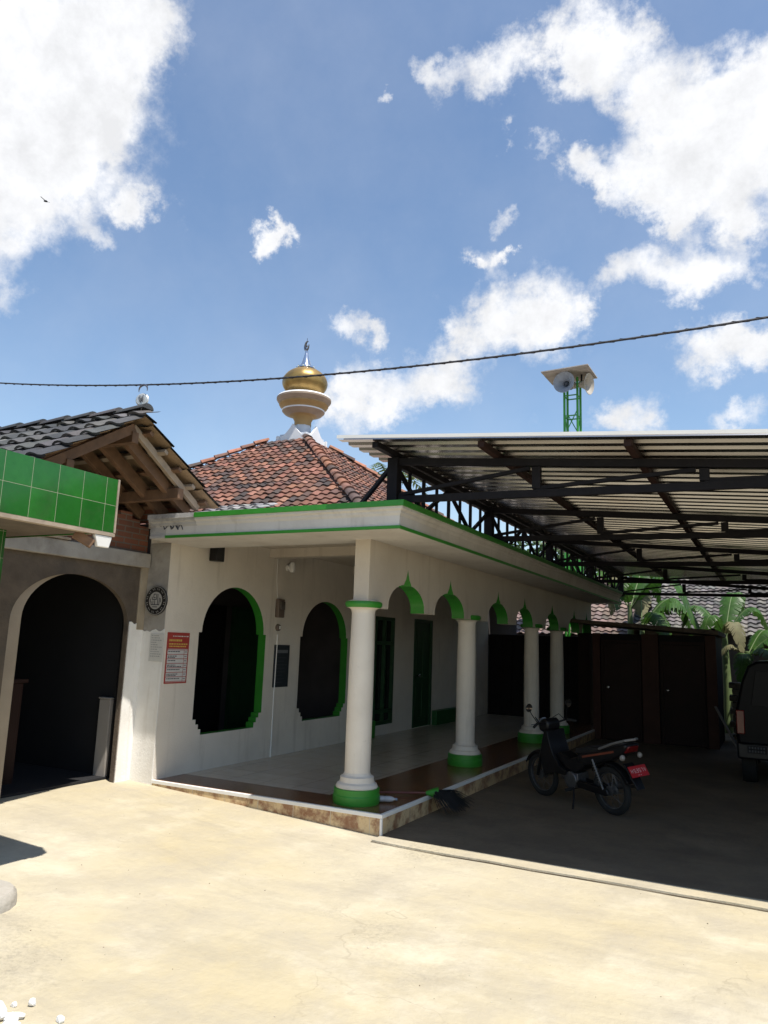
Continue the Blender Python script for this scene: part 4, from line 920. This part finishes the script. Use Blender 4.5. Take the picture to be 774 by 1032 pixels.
# round calligraphy plaque
em = thing('round_plaque', 'round black plaque with a pale calligraphy centre on the bare pier', 'plaque', (-5.892, 6.1, 2.015))
b = MB(); b.lathe([(.05, -.012), (.150, -.012), (.158, -.006), (.158, .004)], (0, 0, 0), 40, (0, 1, 0)); b.build('disc', mat('plaque_black', (.016, .014, .014), .4, .2, 9), em, local=True)
def ring(q, r0, r1, y, n=40):
    A = [(r0 * math.cos(6.28319 * k / n), y, r0 * math.sin(6.28319 * k / n)) for k in range(n)]; B_ = [(r1 * math.cos(6.28319 * k / n), y, r1 * math.sin(6.28319 * k / n)) for k in range(n)]
    for k in range(n): q.poly([A[k], A[(k + 1) % n], B_[(k + 1) % n], B_[k]])
b = MB(); ring(b, .0005, .093, -.0128); ring(b, .146, .151, -.0128); b.build('pale_centre', mat('plaque_pale', (.42, .40, .36), .6, .08, 20), em, local=True)
b = MB()
for k in range(36):
    if k % 3: a = 6.28319 * k / 36; b.bar((.115 * math.cos(a), -.0128, .115 * math.sin(a)), (.133 * math.cos(a + .05), -.0128, .133 * math.sin(a + .05)), .006, .001, (0, 1, 0))
ps = mat('plaque_pale', (0, 0, 0))
for q_ in range(len(b.m)): b.m[q_] = 1
for s in [((-.06, -.045), (.055, -.045)), ((-.06, -.045), (-.06, -.01)), ((-.035, -.045), (-.035, .0)), ((-.01, -.045), (-.01, .005)), ((.03, -.045), (.03, .07)), ((.052, -.045), (.052, .03)), ((-.05, .012), (.015, .012)), ((-.05, .012), (-.05, .04)), ((.012, .012), (.012, .072)), ((-.028, .03), (-.002, .03)), ((-.028, .03), (-.028, .068)), ((-.028, .068), (-.002, .068)), ((-.04, -.068), (.03, -.068)), ((-.075, -.02), (-.075, .02)), ((.07, -.02), (.07, .025))]:
    b.bar((s[0][0], -.0134, s[0][1]), (s[1][0], -.0134, s[1][1]), .009, .001, (0, 1, 0))
b.build('calligraphy', [INK, ps], em, local=True)
# loudspeaker box
sp = thing('box_speaker', 'small black box speaker mounted high on the porch wall above the first arch', 'speaker', (XW, 6.79, 2.62))
b = MB(); b.box(.02, .13, -.07, .07, -.11, .11); b.build('case', BLACKPLASTIC, sp, local=True, bevel=.008)
b = MB(); b.box(.130, .134, -.06, .06, -.10, .10); b.build('grille', mat('grille', (.02, .02, .02), .9, .3, 90), sp, local=True); b = MB(); b.box(0, .022, -.02, .02, -.03, .03); b.build('bracket', STEEL, sp, local=True)
# white lamp holder under the beam
lp = thing('wall_lamp', 'small white lamp fitting high on the porch wall between the arches', 'lamp', (XW, 8.33, 2.60))
b = MB(); b.lathe([(.045, 0), (.045, .02), (.03, .03), (.03, .05)], (0, 0, 0), 16, (1, 0, 0)); b.build('base', TRIMW, lp, local=True)
b = MB(); b.lathe([(.028, .07), (.04, .05), (.042, -.03), (.034, -.06), (.01, -.07)], (.08, 0, 0), 18); b.build('bulb_holder', TRIMW, lp, local=True)
# meter and switch
mt = thing('electricity_meter', 'brown electricity meter box on the porch wall between the two arches', 'meter box', (XW, 8.17, 2.05))
b = MB(); b.box(0, .06, -.07, .07, -.12, .12); b.build('case', mat('meter_brown', (.15, .11, .085), .5, .1, 9), mt, local=True, bevel=.012)
b = MB(); b.box(.06, .08, -.05, .05, -.02, .09); b.build('window', mat('meter_glass', (.10, .085, .07), .12, .05, 9), mt, local=True, bevel=.008)
sw = thing('switch_box', 'small round switch box just below the electricity meter', 'switch', (XW, 8.175, 1.80))
b = MB(); b.lathe([(.045, 0), (.045, .02), (.038, .035), (.015, .04)], (0, 0, 0), 20, (1, 0, 0)); b.build('case', mat('meter_brown', (0, 0, 0)), sw, local=True); b = MB(); b.box(.038, .05, -.012, .012, -.02, .02); b.build('toggle', TRIMW, sw, local=True)
bd = thing('notice_board', 'narrow dark notice board hanging between the two arched openings', 'notice board', (XW, 8.30, 1.31))
b = MB(); b.box(.002, .014, -.17, .17, -.27, .27); b.build('board', NAVY, bd, local=True, bevel=.003)
b = MB(); b.box(.0145, .0155, -.13, .13, .165, .205); b.build('title_strip', mat('dim_print', (.16, .17, .18), .6, .1, 30), bd, local=True)
b = MB(); z = .10
while z > -.22: b.box(.0145, .0152, -.12, rnd.uniform(.02, .12), z, z + .010); z -= .045
b.build('text_lines', mat('dim_text', (.05, .058, .066), .6, .1, 30), bd, local=True)

# ================================================================== LOOSE THINGS
bt = thing('plastic_bottle', 'clear crumpled plastic bottle lying by the green base of the front column', 'bottle', (-3.30, 6.60, FZ + .036), R(20))
b = MB(); b.lathe([(.004, -.11), (.030, -.105), (.034, -.09), (.034, -.03), (.030, -.02), (.034, -.01), (.034, .04), (.028, .07), (.013, .095), (.013, .105)], (0, 0, 0), 18, (1, .1, 0)); b.build('body', mat('cloudy_plastic', (.36, .36, .38), .2, .1, 20), bt, local=True)
b = MB(); b.lathe([(.015, .106), (.016, .108), (.016, .125), (.012, .128)], (0, 0, 0), 14, (1, .1, 0)); b.build('cap', mat('blue_cap', (.2, .26, .34), .4), bt, local=True)
bt.scale = (.8, .8, .8)
br = thing('broom', 'broom with black bristles lying over the edge of the porch floor', 'broom', (-3.08, 7.12, FZ))
b = MB(); b.tube([(-.62, -.28, .015), (-.03, -.01, .035)], .011, 8); b.build('handle', mat('red_brown_stick', (.14, .04, .03), .5), br, local=True)
b = MB(); b.tube([(-.04, -.015, .035), (.03, .012, .038), (.07, .03, .035)], [.016, .045, .06], 10); b.build('cap', GREEN, br, local=True)
b = MB()
for k in range(260):
    a = rnd.gauss(0, .05); z0 = rnd.uniform(-.018, .03); p = Vector((.06 + rnd.uniform(-.01, .01), .025 + a * .6, .034 + z0)); L_ = rnd.uniform(.18, .30); q = p + Vector((L_ * .9, .05 + a * 2.4, -.02 - L_ * .38 + z0 * .5)); md = (p + q) / 2 + Vector((0, a * .3, .035))
    b.tube([p, md, q], [.0035, .003, .0015], 3, cap=False)
b.build('bristles', BRISTLE, br, local=True)
# kerb block and rubble
kb = thing('stone_kerb', 'rounded weathered concrete block at the left edge of the courtyard', 'block', (-4.27, 3.12, .06))
b = MB(); b.lathe([(.262, -.06), (.256, .02), (.25, .05), (.232, .072), (.12, .08), (.01, .082)], (0, 0, 0), 18); b.build('body', mat('weathered_block', (.40, .37, .32), .9, .25, 6, .8, 25, dirt=(.24, .21, .17), dirt_amt=.6, dscale=6), kb, local=True)
def rock(label, x, y, sx, sy, sz, seed, rz):
    r2 = random.Random(seed); me = bpy.data.meshes.new('plaster_lump'); bm = bmesh.new(); bmesh.ops.create_icosphere(bm, subdivisions=2, radius=1)
    pl = [Vector((r2.gauss(0, 1), r2.gauss(0, 1), r2.gauss(0, 1))).normalized() for _ in range(7)]
    for v in bm.verts:
        for n_ in pl:
            d = v.co.dot(n_)
            if d > .62: v.co -= n_ * (d - .62)
        v.co = Vector((v.co.x * sx, v.co.y * sy, v.co.z * sz)) * (1 + r2.uniform(-.03, .03))
    bm.to_mesh(me); bm.free(); me.materials.append(ROCKW)
    o = bpy.data.objects.new('plaster_lump', me); COL.objects.link(o); o.location = (x, y, gz(x, y) + sz * .60); o.rotation_euler = (0, 0, rz)
    tag(o, label, 'rubble', 'lumps of broken white plaster'); return o
rock('white plaster lump lying alone at the right of the rubble', -2.807, 2.553, .022, .020, .018, 1, .3)
rock('small white plaster lump at the back of the rubble', -3.03, 2.585, .024, .02, .020, 2, 1.0)
rock('long flat white plaster slab across the rubble', -2.99, 2.475, .062, .026, .014, 3, .5)
rock('biggest white plaster lump in the left bottom corner', -3.02, 2.365, .06, .05, .035, 4, .2)
rock('chunky white plaster piece in front of the flat slab', -2.93, 2.40, .045, .036, .026, 5, 1.4)
rock('low white plaster chip at the front right of the rubble', -2.86, 2.40, .034, .028, .02, 6, .9)
rock('squat white plaster lump in the lower middle of the rubble', -2.965, 2.425, .042, .036, .030, 8, 2.1)
rock('broken white plaster block behind the biggest corner lump', -3.05, 2.43, .046, .040, .034, 9, .6)
rock('white plaster shard leaning at the bottom edge of the photo', -2.90, 2.36, .040, .028, .022, 10, 1.8)
rock('pale plaster crumb at the back left of the rubble', -3.09, 2.54, .018, .016, .013, 11, .4)
rock('white plaster piece at the very left edge of the rubble', -3.10, 2.47, .045, .04, .03, 7, .1)

b = MB(); r3 = random.Random(21)
for k in range(260):
    x = r3.uniform(-5.6, .3); y = r3.uniform(1.9, 5.85); s_ = abs(r3.gauss(0, .0018)) + .0014; z = gz(x, y) + s_ * .4; a = r3.uniform(0, 3.1)
    b.tint = jit(r3.choice([(.30, .25, .18), (.20, .16, .12), (.45, .40, .32), (.16, .13, .08)]), .3)
    u = Vector((math.cos(a), math.sin(a), 0)) * s_; v = Vector((-math.sin(a), math.cos(a), 0)) * s_ * r3.uniform(.5, 1); c = Vector((x, y, z)); i = [b.vert(c + p) for p in (u, v, -u, -v, Vector((0, 0, s_ * .6)), Vector((0, 0, -s_ * .6)))]
    for p in range(4): b.face((i[p], i[(p + 1) % 4], i[4])); b.face((i[(p + 1) % 4], i[p], i[5]))
b.tint = (1, 1, 1); go = tag(b.build('grit', mat('grit_stone', (.3, .25, .2), .95, .2, 30, tint=True)), 'fine grit and pebbles scattered over the sandy concrete courtyard', 'grit'); go['kind'] = 'stuff'

# ================================================================== MOTORCYCLE
mo = thing('motorcycle', 'black underbone motorcycle with a red number plate parked under the carport', 'motorcycle', (-1.53, 8.22, .016), math.atan2(.60, -.93))
mo.rotation_euler = (R(-5), 0, math.atan2(.60, -.93))
mo.scale = (.88, .88, .88)
WB, WR_ = 1.17, .275
def wheel(x, w):
    q = MB(); n = 40; m_ = 10; ids = []
    for i in range(n):
        a = 2 * math.pi * i / n; c = Vector((math.cos(a), 0, math.sin(a)))
        ids.append([q.vert(Vector((x, 0, WR_)) + c * (WR_ - w + w * math.cos(2 * math.pi * j / m_)) + Vector((0, w * .95 * math.sin(2 * math.pi * j / m_), 0))) for j in range(m_)])
    for i in range(n):
        for j in range(m_): q.face((ids[i][j], ids[(i + 1) % n][j], ids[(i + 1) % n][(j + 1) % m_], ids[i][(j + 1) % m_]))
    o = q.build('wheel', RUBBER, mo, local=True)
    q = MB(); rr = WR_ - 2 * w + .012
    q.lathe([(rr - .014, -.016), (rr, -.02), (rr + .004, 0), (rr, .02), (rr - .014, .016), (rr - .018, 0), (rr - .014, -.016)], (x, 0, WR_), 40, (0, 1, 0), caps=False)
    q.build('rim', ENGINE, o, local=True)
    q = MB()
    q.lathe([(.025, -.05), (.055, -.045), (.055, -.03), (.03, -.02), (.03, .02), (.055, .03), (.055, .045), (.025, .05)], (x, 0, WR_), 20, (0, 1, 0))
    for k in range(18):
        a = 2 * math.pi * k / 18; s = (1 if k % 2 else -1); q.tube([(x + .05 * math.cos(a + .5 * s), .035 * s, WR_ + .05 * math.sin(a + .5 * s)), (x + rr * math.cos(a), 0, WR_ + rr * math.sin(a))], .0022, 4)
    q.build('hub_and_spokes', ENGINE, o, local=True)
wheel(0, .040); wheel(WB, .036)
def prof_xz(name, pts, y0, y1, m, parent=mo, bevel=.012, taper=1.0):
    q = MB(); cx = sum(p[0] for p in pts) / len(pts); cz = sum(p[1] for p in pts) / len(pts)
    q.plate(pts, [], lambda u, v, w: (u, y0 + w, v), y1 - y0); return q.build(name, m, parent, local=True, bevel=bevel)
def fender(name, xc, a0, a1, r, w, m):
    q = MB(); n = 16; ids = []
    for i in range(n + 1):
        a = R(a0 + (a1 - a0) * i / n); c = Vector((xc + r * math.cos(a), 0, WR_ + r * math.sin(a))); e = Vector((math.cos(a), 0, math.sin(a)))
        ids.append([q.vert(c + Vector((0, y, 0)) - e * d) for y, d in ((-w, .035), (-w * .9, .010), (-w * .5, 0), (0, -.004), (w * .5, 0), (w * .9, .010), (w, .035))])
    for i in range(n):
        for j in range(6): q.face((ids[i][j], ids[i][j + 1], ids[i + 1][j + 1], ids[i + 1][j]))
    o = q.build(name, m, mo, local=True); sm = o.modifiers.new('thick', 'SOLIDIFY'); sm.thickness = .004; return o
fender('front_fender', WB, 25, 165, WR_ + .025, .058, BLACKPLASTIC)
fender('rear_fender', 0, 40, 158, WR_ + .05, .062, BLACKPLASTIC)
for s in (-1, 1):
    q = MB(); q.tube([(WB, s * .085, WR_), (WB - .09, s * .085, WR_ + .30)], .021, 10); q.tube([(WB - .09, s * .085, WR_ + .30), (WB - .17, s * .06, WR_ + .52)], .016, 10); q.build('fork', ENGINE if False else BLACKPLASTIC, mo, local=True)
    q = MB(); pts = [(.02, s * .12, WR_ + .02), (.16, s * .12, WR_ + .34)]; q.tube(pts, .012, 8)
    for k in range(34):
        pass
    hel = [(.045 + .10 * k / 60 + .024 * math.cos(k * .9) , s * .12 + .024 * math.sin(k * .9), WR_ + .08 + .22 * k / 60) for k in range(61)]; q.tube(hel, .0045, 5); q.build('shock_absorber', ENGINE, mo, local=True)
q = MB(); q.bar((0, .085, WR_), (.48, .06, WR_ + .03), .03, .05); q.bar((0, -.085, WR_), (.48, -.06, WR_ + .03), .03, .05); q.build('swingarm', BLACKPLASTIC, mo, local=True)
prof_xz('chain_case', [(-.06, .25), (-.03, .31), (.42, .335), (.46, .29), (.42, .245), (.0, .225)], .10, .125, BLACKPLASTIC)
q = MB(); q.lathe([(.05, -.115), (.10, -.11), (.105, -.06), (.105, .06), (.10, .11), (.05, .115)], (.56, 0, .31), 24, (0, 1, 0)); q.box(.45, .66, -.09, .09, .24, .40); q.lathe([(.06, 0), (.068, .02), (.062, .04), (.068, .06), (.062, .08), (.066, .10), (.05, .12)], (.66, 0, .33), 16, (1, 0, .1)); q.build('engine', ENGINE, mo, local=True, bevel=.006)
q = MB(); q.tube([(.66, -.09, .30), (.60, -.13, .19), (.40, -.14, .20), (.25, -.14, .24)], .017, 10); q.tube([(.27, -.145, .235), (.10, -.155, .29), (-.22, -.165, .36)], [.035, .046, .042], 14); q.build('exhaust', ENGINE, mo, local=True)
prof_xz('leg_shield', [(.98, .30), (1.02, .44), (1.03, .58), (.985, .74), (.93, .86), (.88, .86), (.86, .74), (.80, .58), (.70, .46), (.60, .42), (.62, .36), (.78, .37), (.90, .34)], -.145, .145, BLACKPLASTIC, bevel=.04)
prof_xz('frame_cover', [(.62, .42), (.80, .57), (.74, .62), (.56, .56), (.40, .62), (.28, .68), (.20, .60), (.36, .46), (.50, .40)], -.10, .10, BLACKPLASTIC, bevel=.02)
tail = prof_xz('tail_body', [(.42, .56), (.40, .65), (.10, .71), (-.16, .80), (-.34, .85), (-.37, .82), (-.30, .72), (-.12, .64), (.12, .56), (.30, .52)], -.115, .115, BLACKPLASTIC, bevel=.025)
for s in (-1, 1):
    q = MB(); q.bar((.32, s * .118, .62), (-.18, s * .119, .745), .008, .022, (0, 0, 1)); q.build('red_stripe', mat('orange_red_stripe', (.20, .05, .025), .4), tail, local=True)
q = MB(); q.tube([(.05, .11, .745), (-.16, .115, .83), (-.34, .10, .885), (-.40, 0, .895), (-.34, -.10, .885), (-.16, -.115, .83), (.05, -.11, .745)], .014, 8); q.build('grab_rail', SILVER, mo, local=True)
prof_xz('seat', [(.46, .64), (.44, .70), (.28, .735), (.10, .755), (.0, .80), (-.20, .855), (-.30, .865), (-.32, .84), (-.16, .79), (.10, .70), (.40, .635)], -.105, .105, mat('seat_vinyl', (.015, .014, .014), .55, .2, 20, .2), bevel=.03)
q = MB(); q.hexa([(-.345, -.09, .745), (-.345, .09, .745), (-.29, .11, .745), (-.29, -.11, .745), (-.385, -.075, .82), (-.385, .075, .82), (-.32, .11, .82), (-.32, -.11, .82)]); q.build('tail_light', REDLENS, mo, local=True, bevel=.01)
for s in (-1, 1):
    q = MB(); q.lathe([(.01, -.03), (.03, -.02), (.034, .0), (.02, .02), (.005, .025)], (-.33, s * .14, .70), 12, (-1, s * .4, 0)); q.build('rear_indicator', mat('clear_lens', (.26, .24, .22), .1, .05), mo, local=True)
# rear mudflap and plate
q = MB(); q.hexa([(-.30, -.075, .60), (-.30, .075, .60), (-.26, .08, .62), (-.26, -.08, .62), (-.44, -.06, .36), (-.44, .06, .36), (-.425, .06, .36), (-.425, -.06, .36)]); q.build('mudflap', BLACKPLASTIC, mo, local=True, bevel=.004)
PN = Vector((-.86, 0, .5)).normalized(); PUp = Vector((.5, 0, .86)).normalized(); PC = Vector((-.415, 0, .555)); PS = Vector((0, -1, 0))
def pl_pt(u, v, w): return PC + PS * u + PUp * v + PN * w
q = MB(); q.plate([(-.135, -.062), (.135, -.062), (.135, .062), (-.135, .062)], [], lambda u, v, w: pl_pt(u, v, w), .004); npl = q.build('number_plate', REDPLATE, mo, local=True)
q = MB()
def glyph(u, v, segs, s=.022):
    for (a, c), (d, e) in segs: q.bar(pl_pt(u + a * s, v + c * s * 1.7, .0045), pl_pt(u + d * s, v + e * s * 1.7, .0045), .006, .001, PN)
G = [[((0, 0), (0, 1)), ((0, .5), (1, .5)), ((1, 0), (1, 1))], [((0, 1), (1, 1)), ((1, 1), (1, 0))], [((0, 0), (1, 0)), ((0, 1), (1, 1)), ((1, 0), (1, 1)), ((0, .5), (1, .5))], [((0, 0), (1, 0)), ((0, .5), (1, .5)), ((0, 1), (1, 1)), ((0, .5), (0, 1)), ((1, 0), (1, .5))], [((0, 0), (0, 1)), ((1, 0), (1, 1)), ((0, 0), (1, 0)), ((0, 1), (1, 1))], [((0, 1), (.5, 0)), ((.5, 0), (1, 1))]]
for k, gi in enumerate((0, 3, 2, 3, 1, 5)): glyph(-.112 + k * .039 + (.006 if k > 0 else 0) + (.004 if k > 4 else 0), -.012, G[gi])
for k in range(2): q.bar(pl_pt(-.03 + k * .035, -.042, .0045), pl_pt(-.012 + k * .035, -.042, .0045), .006, .001, PN)
q.build('plate_characters', mat('plate_white', (.55, .40, .40), .5), npl, local=True)
# handlebar, cowl, headlamp, mirrors
q = MB(); q.tube([(.88, .34, .93), (.93, .24, .955), (.95, .10, .93), (.95, -.10, .93), (.93, -.24, .955), (.88, -.34, .93)], .012, 8); hb = q.build('handlebar', STEEL, mo, local=True)
for s in (-1, 1):
    q = MB(); q.tube([(.925, s * .25, .955), (.875, s * .355, .928)], .018, 10); q.build('grip', RUBBER, hb, local=True)
    q = MB(); q.tube([(.935, s * .24, .96), (.97, s * .30, 1.07), (.965, s * .33, 1.12)], .006, 6); mr_ = q.build('mirror', STEEL, mo, local=True)
    q = MB(); q.lathe([(.01, .03), (.042, .02), (.052, .004), (.05, -.002)], (.965, s * .335, 1.15), 22, (1, 0, .1)); q.build('shell', BLACKPLASTIC, mr_, local=True)
    q = MB(); q.lathe([(.002, -.004), (.047, -.003), (.047, -.0015)], (.965, s * .335, 1.15), 22, (1, 0, .1)); q.build('glass', MIRROR, mr_, local=True)
    q = MB(); q.tube([(.94, s * .20, .945), (1.0, s * .29, .935)], .006, 6); q.build('brake_lever', ENGINE, hb, local=True)
cw = prof_xz('headlamp_cowl', [(.90, .86), (.90, .96), (.96, 1.0), (1.03, .98), (1.09, .92), (1.08, .85), (1.0, .82)], -.11, .11, BLACKPLASTIC, bevel=.03)
q = MB(); q.lathe([(.09, 0), (.085, .015), (.05, .03), (.005, .035)], (1.085, 0, .90), 20, (1, 0, 0)); q.build('headlamp', mat('lamp_glass', (.4, .42, .45), .08, .02), cw, local=True)
q = MB()
for s in (-1, 1): q.tube([(.93, s * .22, .95), (1.02, s * .20, 1.02), (1.08, s * .10, .96), (1.04, s * .05, .80)], .005, 5)
q.build('control_cables', RUBBER, mo, local=True)
q = MB(); q.tube([(.52, .10, .24), (.47, .16, .12), (.42, .24, .0)], .011, 8); q.tube([(.42, .24, .004), (.47, .255, .004)], .012, 6); q.build('kickstand', STEEL, mo, local=True)
q = MB(); q.tube([(.52, -.20, .22), (.52, .20, .22)], .012, 8); q.tube([(.52, .14, .22), (.52, .23, .22)], .02, 8); q.tube([(.52, -.23, .22), (.52, -.14, .22)], .02, 8); q.build('footpeg', RUBBER, mo, local=True)

# ================================================================== VAN at the right edge
va = thing('van', 'black van seen from behind at the right edge under the carport', 'van', (.33, 11.0, 0))
q = MB(); hw = .80
sec = [(-.80, .42), (-.83, .70), (-.82, .95), (-.74, 1.32), (-.66, 1.52), (-.55, 1.585), (0, 1.62), (.55, 1.585), (.66, 1.52), (.74, 1.32), (.82, .95), (.83, .70), (.80, .42)]
q.plate(sec, [], lambda u, v, w: (u, .02 + w - (.10 if v > 1.2 else 0) * 0, v), 3.2); bd_ = q.build('body', mat('van_black', (.004, .004, .005), .35, .1, 4, spec=.1), va, local=True, bevel=.03)
q = MB(); q.plate([(-.64, 1.02), (.64, 1.02), (.57, 1.46), (-.57, 1.46)], [], lambda u, v, w: (u, .018 - w, v), .012); q.build('rear_window', mat('van_glass', (.006, .006, .007), .35, .1, 4, spec=.12), va, local=True, bevel=.004)
q = MB(); q.box(-.82, .82, -.07, .05, .36, .56); q.build('bumper', BLACKPLASTIC, va, local=True, bevel=.025)
for s in (-1, 1):
    q = MB(); q.box(s * .77 - .05, s * .77 + .05, -.012, .03, .66, .96); q.build('tail_light', REDLENS, va, local=True, bevel=.012)
    for y in (.55, 2.6):
        q = MB(); q.lathe([(.16, -.09), (.29, -.085), (.305, -.05), (.305, .05), (.29, .085), (.16, .09)], (s * .70, y, .305), 28, (1, 0, 0)); wh = q.build('wheel', RUBBER, va, local=True)
        q = MB(); q.lathe([(.02, -.092), (.15, -.093), (.16, -.08), (.16, .08), (.15, .093), (.02, .092)], (s * .70, y, .305), 24, (1, 0, 0)); q.build('rim', ENGINE, wh, local=True)
q = MB(); q.box(-.70, -.48, -.078, -.071, .44, .53); pq = q.build('number_plate', BLACKPAINT, va, local=True)
q = MB()
for k in range(6):
    for r in range(2): q.box(-.685 + k * .033, -.665 + k * .033, -.081, -.079, .452 + r * .042, .478 + r * .042)
q.build('plate_characters', mat('dim_plate', (.05, .05, .05), .6), pq, local=True)
